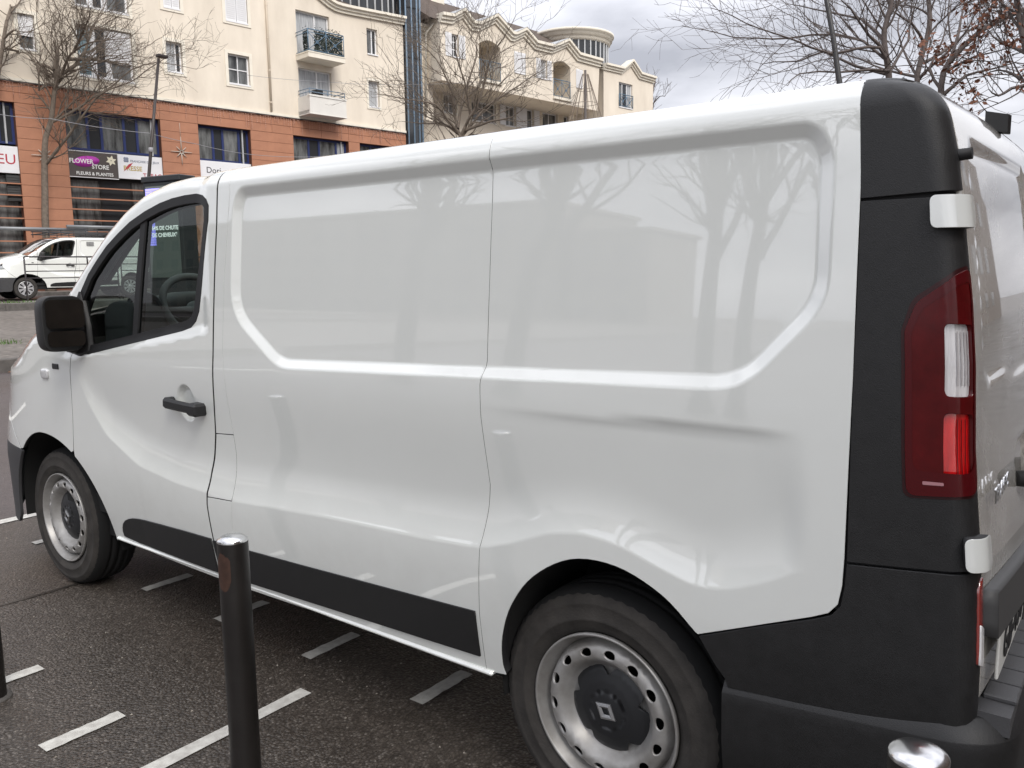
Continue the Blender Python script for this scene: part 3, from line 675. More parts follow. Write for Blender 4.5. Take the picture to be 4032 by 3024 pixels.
def make_van_centre(root, plate=True):
    O = Vector(OR)
    r = MB(); xs = np.linspace(-2.02, .60, 30); grid_mesh(r, loft(xs, 1.15, np.interp(xs, [-2.02, -1.4, .2, .6], [.05, .045, .04, .0]))); r.f = [f[::-1] for f in r.f]
    top = S1 + LQ * 1.15; E_ = PR(np.linspace(.6, 1.9, 40), np.full(40, top)) - OR; L_ = [tuple(v) for v in E_]; Rr = [(x, -y, z) for x, y, z in L_[::-1]]
    n = len(L_); vs = []; 
    for (x, y, z) in L_: vs += [(x, y, z), (x, 0, z + .03 * (1 - abs(y) / .9)), (x, -y, z)]
    r.add(vs, [(3 * i, 3 * i + 3, 3 * i + 4, 3 * i + 1) for i in range(n - 1)] + [(3 * i + 1, 3 * i + 4, 3 * i + 5, 3 * i + 2) for i in range(n - 1)], True)
    r.build('roof', M_paint, root)
    ws = MB(); xs = np.linspace(-2.98, -2.03, 20); grid_mesh(ws, loft(xs, 1.0, np.interp(xs, [-2.98, -2.03], [.10, .05]), inset=.10)); ws.build('windscreen', M_winglass, root)
    hd = MB(); xs = np.linspace(-3.80, -2.99, 16); grid_mesh(hd, loft(xs, 1.0, np.interp(xs, [-3.8, -2.99], [.08, .10]), inset=.10)); hd.build('bonnet', M_paint, root)
    fr = MB(); zz = np.linspace(.28, 1.0, 12)
    for i, z in enumerate(zz): pass
    rows = []
    for z in zz:
        L = float(np.interp(z, LZ, LL)); rows.append([(-2.9 - L * (1 - abs(t) ** 3.5 * .16) - OR[0], .80 * t, z) for t in np.linspace(-1, 1, 20)])
    grid_mesh(fr, rows); fr.build('front_grille', M_trim, root)
    # underbody, floor, bulkhead
    ub = MB(); ub.box(-3.45, .80, .13, 1.826, .30, .40); ub.box(-2.45, -.35, .07, 1.886, .345, .42); ub.v = [tuple(Vector(v) - O) for v in ub.v]; ub.build('underbody', M_under, root)
    sl = MB()
    for y0, y1 in ((.030, .075), (1.881, 1.926)): sl = MB(); sl.cbox(-2.50, -.352, y0, y1, .350, .366, .006); sl.v = [tuple(Vector(v) - O) for v in sl.v]; sl.build('sill_flange', M_paint, root)
    bh = MB(); bh.box(-1.56, -1.53, .06, 1.89, .40, 1.84); bh.v = [tuple(Vector(v) - O) for v in bh.v]; bh.build('bulkhead', M_int2, root)
    hl = MB(); xs = np.linspace(-2.05, -1.55, 8); grid_mesh(hl, loft(xs, .55, np.full(8, .02))); hl.build('headlining', M_int2, root)
    fl = MB(); fl.box(-3.1, -1.56, .10, 1.85, .42, .50); fl.v = [tuple(Vector(v) - O) for v in fl.v]; fl.build('cab_floor', M_under, root)
    # dashboard
    db = MB(); rows = []
    for y in np.linspace(.075, 1.88, 40):
        k = math.exp(-((y - .47) / .26) ** 2); c = .012 * math.sin(y * 9)
        zt = 1.345 + .095 * k
        rows.append([(-3.02, y, 1.22), (-2.85, y, 1.30 + .03 * k), (-2.62, y, zt - .005), (-2.52 + .02 * k, y, zt), (-2.475 + .03 * k, y, zt - .02), (-2.47 + .015 * k, y, zt - .06), (-2.50, y, 1.25 - .02 * k), (-2.44, y, 1.18), (-2.42, y, 1.05), (-2.52, y, .85), (-2.60, y, .5)])
    grid_mesh(db, rows); db.v = [tuple(Vector(v) - O) for v in db.v]; dash = db.build('dashboard', M_int, root)
    sl2 = MB(); sl2.cbox(-2.62, -2.57, .30, .70, 1.436, 1.446, .004)
    vt = MB(); Mv = frame_M((-2.36, .165, 1.375), Vector((.35, .94, 0)).normalized(), (0, 0, 1), Vector((.94, -.35, 0)).normalized())
    vt.lathe([(.0, -.02), (.052, -.015), (.056, .012), (.064, .018), (.072, .012), (.074, -.03)], 32, Mv)
    for k in (-.022, 0, .022): vt.box(-.045, .045, k - .003, k + .003, -.005, .01, Mv)
    vt.v = [tuple(Vector(v) - O) for v in vt.v]; vt.build('air_vent', mat('vent_ring', (.06, .06, .06), rough=.35), dash)
    cs = MB(); superell(cs, (-2.43, .165, 1.24), (.12, .11, .17), OR, .45, .45); cs.build('dash_end', M_int, dash)
    # steering wheel
    sw = MB(); ctr = Vector((-2.335, .43, 1.36)); nx = Vector((.80, 0, .60)).normalized(); ax = Vector((0, 1, 0)); ay = nx.cross(ax)
    pts = [ctr + (ax * math.cos(t) + ay * math.sin(t)) * .185 for t in [2 * math.pi * i / 40 for i in range(41)]]
    sw.tube(pts, .017, n=10, cap=False)
    for t in (0, math.pi, -math.pi / 2):
        sw.tube([ctr - nx * .02, ctr + (ax * math.cos(t) + ay * math.sin(t)) * .18], [.03, .016], n=8)
    sw.lathe([(0, .0), (.055, -.005), (.07, -.03)], 20, frame_M(ctr, ax, ay, nx)); sw.tube([ctr, ctr - nx * .25], .035, n=10)
    sw.v = [tuple(Vector(v) - O) for v in sw.v]; sw.build('steering_wheel', M_int2, root)
    st = MB(); st.tube([Vector((-2.42, .38, 1.30)) - O, Vector((-2.38, .27, 1.345)) - O, Vector((-2.37, .23, 1.352)) - O], [.009, .011, .013], n=8); st.build('indicator_stalk', M_int2, root)
    # seats
    for (y, wd) in ((.47, .25), (1.35, .42)):
        s = MB(); superell(s, (-1.95, y, .92), (.27, wd, .09), OR, .4, .4); superell(s, (-1.70, y, 1.22), (.075, wd, .33), OR, .4, .4); superell(s, (-1.68, y, 1.62), (.05, .13, .09), OR, .5, .5)
        s.build('seat', M_int, root)
    # rear bumper beam with ribbed step
    bb = MB(); rows = []
    def plan_b(z, inset):
        pts = []; x1 = .945 - inset; y0 = -.006 + inset; rr_ = .13
        for x in np.linspace(.36, x1 - rr_, 14): pts.append((x, y0 + .0 + .012 * (1 - (x - .36) / .5), z))
        for k in range(1, 11):
            t = math.pi / 2 * k / 10; pts.append((x1 - rr_ + rr_ * math.sin(t), y0 + rr_ * (1 - math.cos(t)), z))
        for y in np.linspace(y0 + rr_, .978, 14)[1:]: pts.append((x1 + .02 * (1 - (1 - (y - rr_) / .85) ** 2), y, z))
        return pts
    zz = lambda x: .575 + .052 * np.clip((x - .36) / .5, 0, 1)
    prof = [(-.32, .06), (-.26, .02), (-.16, .004), (-.06, .0), (-.036, .0), (-.033, .001), (.000, .024), (.002, .028), (.003, .07)]
    for dz_, ins in prof:
        row = [(x, y, float(zz(x)) + dz_) for x, y, _ in plan_b(0, ins)]; rows.append(row)
    full = []
    for row in rows: full.append([tuple(Vector(v) - O) for v in row] + [tuple(Vector((v[0], 1.956 - v[1], v[2])) - O) for v in row[::-1][1:]])
    grid_mesh(bb, full); bump = bb.build('rear_bumper', M_trim, root)
    sp_ = MB()
    for k in range(22):
        y0 = .12 + k * .078
        if y0 < 1.80: sp_.cbox(.872, .934, y0, y0 + .070, .640, .652, .003)
    sp_.box(.80, .93, .06, 1.896, .60, .641)
    sp_.v = [tuple(Vector(v) - O) for v in sp_.v]; sp_.build('bumper_step', mat('step_plastic', (.075, .075, .078), rough=.5, bump=.1, bscale=250), bump)
    # plate, badge, handle, camera housing, buffer
    pl = MB(); pl.cbox(.893, .899, .10, .62, .695, .805, .002); pl.v = [tuple(Vector(v) - O) for v in pl.v]
    plo = pl.build('number_plate', mat('plate_white', (.72, .72, .68), rough=.35), root)
    if plate:
        Mt = frame_M(Vector((.9005, .36, .715)) - O, (0, 1, 0), (0, 0, 1), (1, 0, 0)); text_mesh('plate_lettering', 'GB-450-JV', .105, Mt, M_rub, plo, .001, sx=.92, bold=.002)
        Mt = frame_M(Vector((.872, .11, 1.05)) - O, (0, 1, 0), (0, 0, 1), (1, 0, 0)); text_mesh('model_badge', 'TRAFIC', .045, Mt, M_chrome, root, .0015, align='LEFT', sx=1.25, bold=.001)
    rh = MB(); rh.tube([Vector(v) - O for v in ((.866, .50, 1.02), (.90, .52, 1.02), (.905, .60, 1.015), (.905, .72, 1.01), (.875, .74, 1.01))], [.018, .022, .022, .022, .018], n=10); rh.build('rear_door_handle', M_trim, root)
    cm = MB(); Mc = frame_M((.758, .69, 1.868), (.45, 0, -.1), (0, .62, 0), (0, 0, .55))
    cm.prism([(-.06, -.06), (.045, -.03), (.055, .0), (.045, .03), (-.06, .06)], -.05, .03, Mc); cm.v = [tuple(Vector(v) - O) for v in cm.v]; cm.build('rear_camera_housing', M_trim, root)
    nb = MB(); nb.tube([Vector((.745, .085, 1.725)) - O, Vector((.80, .085, 1.728)) - O], [.012, .011], n=10); nb.build('door_buffer', M_rub, root)

VAN = empty('delivery_van', tuple(OR), 0, 'large white panel van filling the picture, black rear corner trim and red tail light', 'van')
make_van_shell(VAN); make_van_centre(VAN)
for x, y, s in ((0, .066, 1), (-3.098, .072, 1), (0, .066, -1), (-3.098, .072, -1)): make_wheel(VAN, x, y, 'steel', s)
# ------------------------------------------------------------------ ground and street
SQ = Vector((-31.4139, 24.1602, 0)); SX = Vector((.122653, .99245, 0)); SY = Vector((-.99245, .122653, 0)); SROT = math.atan2(SX.y, SX.x)
def SF(s, t, h=0.0): return SQ + SX * s + SY * t + Vector((0, 0, h))
def street_of(x, y): d = Vector((x, y, 0)) - SQ; return d.dot(SX), d.dot(SY)
GT = [-400, -34.1, -29.0, -21.5]; GH = [0, 0, 0, .10]
def ground_mat(name, stones, base, rough, scale, contrast=1.0, patch=None, bump=.5):
    m = bpy.data.materials.new(name); m.use_nodes = True; n = m.node_tree.nodes; l = m.node_tree.links; b = n['Principled BSDF']
    t = n.new('ShaderNodeTexCoord'); v = n.new('ShaderNodeTexVoronoi'); v.inputs['Scale'].default_value = scale; l.new(t.outputs['Object'], v.inputs['Vector'])
    hs = n.new('ShaderNodeSeparateColor'); l.new(v.outputs['Color'], hs.inputs[0])
    r = n.new('ShaderNodeValToRGB'); r.color_ramp.interpolation = 'LINEAR'
    els = r.color_ramp.elements; els[0].position = 0; els[0].color = tuple(stones[0]) + (1,); els[1].position = 1; els[1].color = tuple(stones[-1]) + (1,)
    for i, s in enumerate(stones[1:-1]): e = els.new((i + 1) / (len(stones) - 1) * .93); e.color = tuple(s) + (1,)
    l.new(hs.outputs[0], r.inputs['Fac'])
    big = n.new('ShaderNodeTexNoise'); big.inputs['Scale'].default_value = .9; big.inputs['Detail'].default_value = 6; l.new(t.outputs['Object'], big.inputs['Vector'])
    med = n.new('ShaderNodeTexNoise'); med.inputs['Scale'].default_value = 22; med.inputs['Detail'].default_value = 5; l.new(t.outputs['Object'], med.inputs['Vector'])
    mx = n.new('ShaderNodeMix'); mx.data_type = 'RGBA'; mx.blend_type = 'MIX'; dr = n.new('ShaderNodeMapRange'); dr.inputs['From Min'].default_value = 0.0; dr.inputs['From Max'].default_value = .75
    dr.inputs['To Min'].default_value = 0.0; dr.inputs['To Max'].default_value = 1.0; l.new(v.outputs['Distance'], dr.inputs['Value'])
    l.new(dr.outputs['Result'], mx.inputs[0]); l.new(r.outputs['Color'], mx.inputs[6]); mx.inputs[7].default_value = tuple(base) + (1,)
    m2 = n.new('ShaderNodeMix'); m2.data_type = 'RGBA'; m2.blend_type = 'MULTIPLY'; m2.inputs[0].default_value = contrast
    mr = n.new('ShaderNodeValToRGB'); mr.color_ramp.elements[0].position = .3; mr.color_ramp.elements[0].color = (.62, .6, .58, 1); mr.color_ramp.elements[1].position = .7; mr.color_ramp.elements[1].color = (1.15, 1.12, 1.1, 1)
    ad = n.new('ShaderNodeMath'); ad.operation = 'MULTIPLY_ADD'; ad.inputs[1].default_value = .5; l.new(big.outputs['Fac'], ad.inputs[0]); hm = n.new('ShaderNodeMath'); hm.operation = 'MULTIPLY'; hm.inputs[1].default_value = .5; l.new(med.outputs['Fac'], hm.inputs[0]); l.new(hm.outputs[0], ad.inputs[2])
    l.new(ad.outputs[0], mr.inputs['Fac']); l.new(mx.outputs[2], m2.inputs[6]); l.new(mr.outputs['Color'], m2.inputs[7])
    l.new(m2.outputs[2], b.inputs['Base Color'])
    rg = n.new('ShaderNodeMapRange'); rg.inputs['From Min'].default_value = .35; rg.inputs['From Max'].default_value = .65; rg.inputs['To Min'].default_value = rough[0]; rg.inputs['To Max'].default_value = rough[1]
    l.new(big.outputs['Fac'], rg.inputs['Value']); l.new(rg.outputs['Result'], b.inputs['Roughness'])
    bp_ = n.new('ShaderNodeBump'); bp_.inputs['Strength'].default_value = bump; bp_.inputs['Distance'].default_value = .006; bp_.invert = True
    l.new(v.outputs['Distance'], bp_.inputs['Height']); l.new(bp_.outputs['Normal'], b.inputs['Normal']); MATS[name] = m; return m
M_asph = ground_mat('wet_asphalt', [(.040, .034, .028), (.130, .112, .094), (.072, .062, .052), (.165, .143, .121), (.098, .084, .071), (.30, .275, .245)], (.056, .048, .041), (.26, .48), 100, 1.0, bump=.6)
M_road = ground_mat('street_asphalt', [(.085, .070, .068), (.105, .088, .085), (.095, .078, .076), (.12, .10, .098)], (.08, .068, .066), (.4, .6), 90, .8)
M_pave = ground_mat('pavement_setts', [(.20, .185, .165), (.24, .22, .20), (.18, .165, .15), (.27, .25, .22)], (.12, .11, .10), (.55, .75), 8, .8)
M_kerb = mat('kerb_stone', (.10, .092, .085), rough=.8, var=.3, vscale=7, bump=.3, bscale=60)
M_line = mat('road_paint', (.62, .61, .56), rough=.6, var=.08, vscale=26, col2=(.48, .46, .42), detail=9)
def strip(name, t0, t1, h0, h1, m, s0=-350, s1=450, n=8):
    b = MB(); vs = []
    for i in range(n + 1):
        s = s0 + (s1 - s0) * i / n; vs += [SF(s, t0, h0), SF(s, t1, h1)]
    b.add(vs, [(2 * i, 2 * i + 2, 2 * i + 3, 2 * i + 1) for i in range(n)]); b.f = [f for f in b.f]
    o = b.build(name, m, kind='structure'); return o
strip('parking_ground', -360, -29.6, 0, 0, M_asph, n=1); strip('road', -29.6, -21.44, 0, .10, M_road)
strip('traffic_island', -21.29, -8.97, .298, .545, M_pave); strip('island_verge', -8.82, -7.75, .755, .765, M_pave)
strip('street', -7.75, -2.6, .765, .805, M_road); strip('pavement', -2.5, 300, .93, .95, M_pave)
def kerb(name, t0, h0, h1, s0, s1, w=.15):
    k = MB(); k.v = []; 
    root = MB(); vs = [SF(s, t, h) for s in (-350, 450) for t in (t0 + .02, t0 + w - .02) for h in (h0 - .1, h1 - .01)]
    root.add(vs, [(0, 1, 3, 2), (4, 6, 7, 5), (0, 4, 5, 1), (2, 3, 7, 6), (0, 2, 6, 4), (1, 5, 7, 3)]); ko = root.build(name, M_kerb, kind='structure')
    st = MB(); st.cbox(0.004, .996, 0, w, h0 - .05, h1, .015); me = None; s = s0
    while s < s1:
        if me is None: o = st.build('kerb_stone', M_kerb, ko); me = o.data
        else: o = bpy.data.objects.new('kerb_stone', me); COL.objects.link(o); o.parent = ko
        o.location = SF(s, t0, random.uniform(-.004, .004)); o.rotation_euler = (0, 0, SROT); s += 1.0
kerb('near_kerb', -21.44, .10, .30, -26, -12); kerb('far_kerb', -8.97, .545, .757, -24, 0); kerb('building_kerb', -2.65, .80, .932, -22, 6)
# painted marks
def dash(x0, x1, y0, y1, z=.004, rot=None):
    b = MB(); n = 10; vs = []
    rs = random.Random(int((x0 + y0) * 1000)); 
    for i in range(n + 1):
        y = y0 + (y1 - y0) * i / n; vs += [(x0 + rs.uniform(-.003, .003), y, z), (x1 + rs.uniform(-.003, .003), y, z)]
    b.add(vs, [(2 * i, 2 * i + 1, 2 * i + 3, 2 * i + 2) for i in range(n)]); return b
for (xc, y0, y1) in ((-1.662, -.675, -.41), (-1.268, -1.30, .075), (-.885, .255, .53), (-1.484, .245, .512), (-2.09, .245, .50), (-2.70, .24, .49), (-2.262, -.68, -.42), (-3.30, .24, .49), (-3.90, .24, .49)):
    dash(xc - .030, xc + .030, y0, y1).build('road_marking', M_line, kind='structure')
for (s, w) in ((-27.5, 3), (-21.5, 3), (-15.5, 3)):
    b = MB(); b.add([SF(s - 1.5, -24.9, .0616), SF(s + 1.5, -24.9, .0616), SF(s + 1.5, -24.6, .0655), SF(s - 1.5, -24.6, .0655)], [(0, 1, 2, 3)]); b.build('road_marking', M_line, kind='structure')
b = MB(); b.add([(-4.56, -.6, .004), (-4.47, -.6, .004), (-4.47, .52, .004), (-4.56, .52, .004)], [(0, 1, 2, 3)]); b.build('road_marking', M_line, kind='structure')
b = MB(); b.add([SF(-14.5, -8.35, .772), SF(-12.6, -8.35, .772), SF(-12.4, -8.05, .774), SF(-14.1, -8.05, .774)], [(0, 1, 2, 3)]); b.build('road_marking', M_line, kind='structure')
# repaired seam in the asphalt and loose grit
b = MB(); sp_ = []
for i in range(30):
    t = i / 29; x = -3.05 - .25 * t + .02 * math.sin(t * 9); y = .15 - 2.6 * t; wd = .010 + .004 * math.sin(t * 21); sp_ += [(x - wd, y, .003), (x + wd, y, .003)]
b.add(sp_, [(2 * i, 2 * i + 1, 2 * i + 3, 2 * i + 2) for i in range(29)]); b.build('asphalt_seam', mat('tar_seam', (.03, .026, .022), rough=.35), kind='structure')
gt = MB(); rs = random.Random(21)
for i in range(420):
    x, y = rs.uniform(-4.5, 1.2), rs.uniform(-1.6, .6); r_ = rs.uniform(.002, .006); a = rs.uniform(0, 6.28)
    gt.add([(x + r_ * math.cos(a + k * 2.1), y + r_ * math.sin(a + k * 2.1), .001) for k in range(3)] + [(x, y, r_ * 1.1)], [(0, 1, 3), (1, 2, 3), (2, 0, 3)])
gt.build('loose_grit', mat('grit', (.30, .27, .23), rough=.8, var=.4, vscale=3), label='loose pale grit scattered on the asphalt by the van', cat='grit', kind='stuff')
# litter of dead leaves along the kerb
lv = MB(); rs = random.Random(5)
for i in range(140):
    c = SF(rs.uniform(-27, -14), -21.44 - abs(rs.gauss(0, .18)), .10 + .012); a = rs.uniform(0, 6.28); r = rs.uniform(.02, .05)
    lv.add([c + Vector((math.cos(a + k * 1.57) * r * (1.6 if k % 2 else .7), math.sin(a + k * 1.57) * r * (1.6 if k % 2 else .7), rs.uniform(0, .02))) for k in range(4)], [(0, 1, 2, 3)])
lv.build('leaf_litter', mat('dead_leaf', (.16, .075, .04), rough=.8, var=.3, vscale=5), label='brown dead leaves lying against the near kerb', cat='leaves', kind='stuff')
gr = MB()
for (s, t, h, n_) in ((-14.7, -8.55, .755, 70), (-17.75, -18.9, .345, 80), (-14.2, -8.7, .757, 40)):
    for i in range(n_):
        c = SF(s + rs.gauss(0, .28), t + rs.gauss(0, .12), h); a = rs.uniform(0, 6.28); hh = rs.uniform(.03, .11); d = Vector((math.cos(a), math.sin(a), 0))
        gr.add([c - d * .012, c + d * .012, c + d * rs.uniform(-.05, .05) + Vector((rs.uniform(-.04, .04), rs.uniform(-.04, .04), hh))], [(0, 1, 2)])
gr.build('weed_tufts', mat('weed', (.07, .13, .03), rough=.7), label='small green weeds growing in the pavement joints', cat='weeds', kind='stuff')
# ------------------------------------------------------------------ buildings across the street
M_cream = mat('cream_render', (.74, .668, .565), rough=.85, var=.04, vscale=.9, bump=.1, bscale=40, col2=(.675, .602, .502), stretch=(1, 1, .35))
M_cream2 = mat('cream_trim', (.76, .71, .61), rough=.8, var=.05, vscale=3)
M_white = mat('white_frame', (.75, .75, .76), rough=.45)
M_orange = mat('orange_cladding', (.40, .185, .108), rough=.6, var=.06, vscale=1.6, col2=(.375, .17, .10))
M_orange_d = mat('orange_backing', (.12, .045, .025), rough=.8)
M_blue = mat('blue_frame', (.018, .030, .115), rough=.4)
M_steelblue = mat('steel_blue', (.14, .20, .27), rough=.45)
M_rail = mat('balcony_blue', (.10, .17, .24), rough=.5)
M_pane = mat('pane_dark', (.035, .038, .042), rough=.06, spec=.6)
M_pane2 = mat('pane_grey', (.14, .145, .145), rough=.08, var=.5, vscale=1.3, col2=(.06, .06, .06), stretch=(3, 1, .6))
M_curt = mat('pane_curtain', (.38, .39, .40), rough=.12, var=.35, vscale=6, stretch=(4, 1, .25))
M_tile = mat('roof_tile', (.085, .062, .048), rough=.85, var=.35, vscale=5, bump=.5, bscale=30)
M_zinc = mat('zinc', (.42, .43, .44), rough=.5, var=.1, vscale=3)
M_dark = mat('dark_inside', (.02, .02, .02), rough=.9)
def wallmesh(mb, outer, holes, t0, depth, t_back=None):
    """wall face at t0 looking to -t, openings with reveals `depth` deep"""
    V, T, loops = cdt(outer, holes)
    mb.add([(a, t0, b) for a, b in V], [tuple(map(int, f)) for f in T])
    for lp in loops[1:]:
        n = len(lp); mb.add([(a, t0, b) for a, b in lp] + [(a, t0 + depth, b) for a, b in lp], [(i, n + i, n + (i + 1) % n, (i + 1) % n) for i in range(n)])
def rect(s0, s1, h0, h1): return [(s0, h0), (s1, h0), (s1, h1), (s0, h1)]
def window(parent, s0, s1, h0, h1, t=.16, cols=(1,), rows=(1,), fm=None, pm=None, fw=.06, surround=0.0, blind=0.0, t_wall=0.0, sill=True, mull=.06):
    fm = fm or M_white; pm = pm or M_pane
    f = MB(); y0, y1 = t - .05, t + .02
    f.box(s0, s0 + fw, y0, y1, h0, h1); f.box(s1 - fw, s1, y0, y1, h0, h1); f.box(s0 + fw, s1 - fw, y0, y1, h0, h0 + fw); f.box(s0 + fw, s1 - fw, y0, y1, h1 - fw, h1)
    tot = sum(cols); acc = 0; xs = [s0 + fw]
    for c in cols[:-1]: acc += c; x = s0 + (s1 - s0) * acc / tot; f.box(x - mull / 2, x + mull / 2, y0 + .004, y1, h0 + fw, h1 - fw); xs += [x - mull / 2, x + mull / 2]
    xs.append(s1 - fw); tr = sum(rows); acc = 0; zs = [h0 + fw]
    for c in rows[:-1]: acc += c; z = h0 + (h1 - h0) * acc / tr; f.box(s0 + fw, s1 - fw, y0 + .008, y1 - .004, z - .02, z + .02); zs += [z - .02, z + .02]
    zs.append(h1 - fw); w = f.build('window', fm, parent)
    pms = pm if isinstance(pm, (list, tuple)) else [pm]
    for i in range(len(cols)):
        for j in range(len(rows)):
            p_ = MB(); p_.box(xs[2 * i], xs[2 * i + 1], t - .005, t + .01, zs[2 * j], zs[2 * j + 1]); p_.build('pane', pms[i % len(pms)], w)
    if blind:
        b = MB(); n = max(3, int((h1 - h0) * blind / .07))
        for k in range(n):
            z1 = h1 - (h1 - h0) * blind * k / n; b.box(s0 + .02, s1 - .02, t - .085, t - .06 - .006, z1 - (h1 - h0) * blind / n + .008, z1)
        b.build('roller_blind', M_white, w)
    if surround:
        b = MB(); g = surround; tw = t_wall
        b.box(s0 - g, s0, tw - .035, tw + .02, h0 - g, h1 + g); b.box(s1, s1 + g, tw - .035, tw + .02, h0 - g, h1 + g); b.box(s0, s1, tw - .035, tw + .02, h0 - g, h0); b.box(s0, s1, tw - .035, tw + .02, h1, h1 + g)
        b.build('window_surround', M_cream2, w)
    if sill:
        b = MB(); b.box(s0 + .003, s1 - .003, t_wall - .05, t - .05, h0 - .05, h0 + .012); b.build('window_sill', M_white, w)
    return w
def shutter(parent, s0, s1, h0, h1, t):
    b = MB(); b.box(s0, s1, t - .045, t - .012, h0, h1); fr = b.build('shutter', M_white, parent)
    sl = MB(); n = int((h1 - h0 - .1) / .085)
    for k in range(n):
        z = h0 + .06 + k * .085; sl.add([(s0 + .05, t - .047, z), (s1 - .05, t - .047, z), (s1 - .05, t - .062, z + .055), (s0 + .05, t - .062, z + .055), (s0 + .05, t - .047, z + .058), (s1 - .05, t - .047, z + .058)], [(0, 1, 2, 3), (3, 2, 5, 4)])
    o = sl.build('shutter_slats', M_white, fr, kind='stuff'); return fr
def moulding(parent, line, t, steps, m=None, name='cornice'):
    c = MB()
    for (a, b, d) in steps:
        n = len(line); vs = []
        for (s, h) in line: vs += [(s, t - d, h - a), (s, t - d, h - b), (s, t + .3, h - a), (s, t - .02, h - b)]
        fs = []
        for i in range(n - 1):
            o = 4 * i; fs += [(o, o + 1, o + 5, o + 4), (o + 2, o, o + 4, o + 6), (o + 1, o + 3, o + 7, o + 5)]
        fs += [(0, 2, 3, 1), (4 * n - 4, 4 * n - 3, 4 * n - 1, 4 * n - 2)]; c.add(vs, fs)
    return c.build(name, m or M_cream2, parent)
def railing(parent, s0, s1, t, h0, h1, style='x', m=None, n=2, sides=True, t_in=0.0, name='railing'):
    r = MB(); q = .02
    def bar(a, b, w=.018): r.tube([a, b], w, n=6)
    bar((s0, t, h1), (s1, t, h1), .026); bar((s0, t, h0 + .06), (s1, t, h0 + .06))
    if style != 'x': [bar((s0 + (s1 - s0) * k / 12, t, h0), (s0 + (s1 - s0) * k / 12, t, h1), .011) for k in range(13)]
    for k in range(n + 1):
        s = s0 + (s1 - s0) * k / n; bar((s, t, h0), (s, t, h1), .022)
    if style == 'x':
        bar((s0, t, h1 - .14), (s1, t, h1 - .14), .014)
        for k in range(n):
            a = s0 + (s1 - s0) * k / n; b = s0 + (s1 - s0) * (k + 1) / n
            bar((a, t, h0 + .06), (b, t, h1 - .14), .015); bar((a, t, h1 - .14), (b, t, h0 + .06), .015)
            M = frame_M(((a + b) / 2, t, (h0 + h1 - .08) / 2), (1, 0, 0), (0, 0, 1), (0, -1, 0)); r.lathe([(.05, -.012), (.075, -.012), (.075, .012), (.05, .012), (.05, -.012)], 12, M)
    if sides:
        for s in (s0, s1):
            for h in (h1, h1 - .14, h0 + .06): bar((s, t, h), (s, t_in, h), .018)
    return r.build(name, m or M_rail, parent)

# ---- long cream and orange block
BA = empty('apartment_building', SQ, SROT, 'cream apartment block with orange clad lower storeys and shop fronts', 'building')
openA = [(-11.46, -10.90, 9.85, 11.1), (-9.46, -7.35, 9.19, 11.11), (-9.42, -7.40, 11.80, 13.75), (-5.98, -5.30, 9.88, 11.08), (-5.97, -5.26, 12.42, 13.65), (-3.25, -2.24, 9.78, 11.04), (-3.25, -2.20, 12.42, 13.65), (.25, 2.06, 9.0, 10.99), (.24, 2.06, 11.5, 13.56), (4.22, 4.87, 12.26, 13.48), (4.21, 4.87, 9.71, 10.98), (-14.2, -13.5, 9.85, 11.1), (-11.46, -10.9, 12.42, 13.65), (-17.5, -15.4, 9.19, 11.11)]
corA = [(-24, 17.5), (-2.5, 17.5), (-1.2, 16.6), (0, 15.55), (.9, 14.95), (1.5, 14.60), (2.0, 14.36), (2.35, 14.26), (2.7, 14.24), (3.2, 14.25), (6.53, 14.40)]
w_ = MB(); wallmesh(w_, [(-24, 8.70), (6.5, 8.70)] + [(s - .02, h - .3) for s, h in corA[::-1]], [rect(*o) for o in openA], 0, .2)
w_.box(-24, 6.5, .35, 12, 8.75, 14.0); w_.box(6.3, 6.5, .02, .4, 8.7, 13.9)
w_.build('wall', M_cream, BA)
moulding(BA, corA, 0, ((0, .12, .34), (.12, .24, .22), (.24, .37, .12)))
rf = MB(); rf.add([(-24, .1, 17.2), (2.0, .1, 14.3), (6.5, .1, 14.3), (6.5, 6, 17.5), (-24, 6, 20)], [(1, 2, 3), (0, 1, 3, 4)]); rf.build('roof', M_tile, BA)
lg = MB(); lg.box(-24, 6.5, -.10, .03, 8.60, 8.64); lg.build('ledge', mat('ledge_dark', (.05, .05, .05), rough=.7), BA)
lg = MB(); lg.box(-24, 6.5, -.06, .02, 8.645, 8.76); lg.build('plinth_band', M_cream2, BA)
window(BA, *openA[0], blind=.62, surround=.13, pm=M_pane2)
blue_sl = mat('blue_blind_pane', (.20, .29, .33), rough=.15, var=.5, vscale=9, col2=(.09, .12, .14), stretch=(.1, 1, 1.6))
wA = window(BA, *openA[1], cols=(1.3, 1.15, 1.9), pm=[blue_sl, M_pane, M_pane2], fw=.08, mull=.22, surround=.14)
b = MB(); b.box(-8.33, -7.42, .06, .085, 9.85, 11.05)
for k in range(15): b.box(-8.33, -7.42, .05, .065, 9.87 + k * .08, 9.87 + k * .08 + .066)
b.build('roller_blind', M_white, wA)
b = MB(); b.box(-9.36, -8.9, .07, .10, 9.98, 10.06); b.build('transom', M_white, wA)
window(BA, *openA[2], cols=(1.3, 1.15, 1.9), pm=[M_pane2, M_pane, M_pane2], fw=.08, mull=.22, surround=.14)
window(BA, *openA[3], cols=(1.9, 1), pm=[M_curt, M_pane], surround=.14, t=.18)
window(BA, *openA[5], cols=(1, 1), rows=(1, 1), pm=M_pane2, surround=.14, mull=.035)
for o in (openA[4], openA[6], openA[12]):
    w = window(BA, *o, surround=.14); m_ = (o[0] + o[1]) / 2; shutter(w, o[0] + .02, m_ - .01, o[2] + .03, o[3] - .03, .05); shutter(w, m_ + .01, o[1] - .02, o[2] + .03, o[3] - .03, .05)
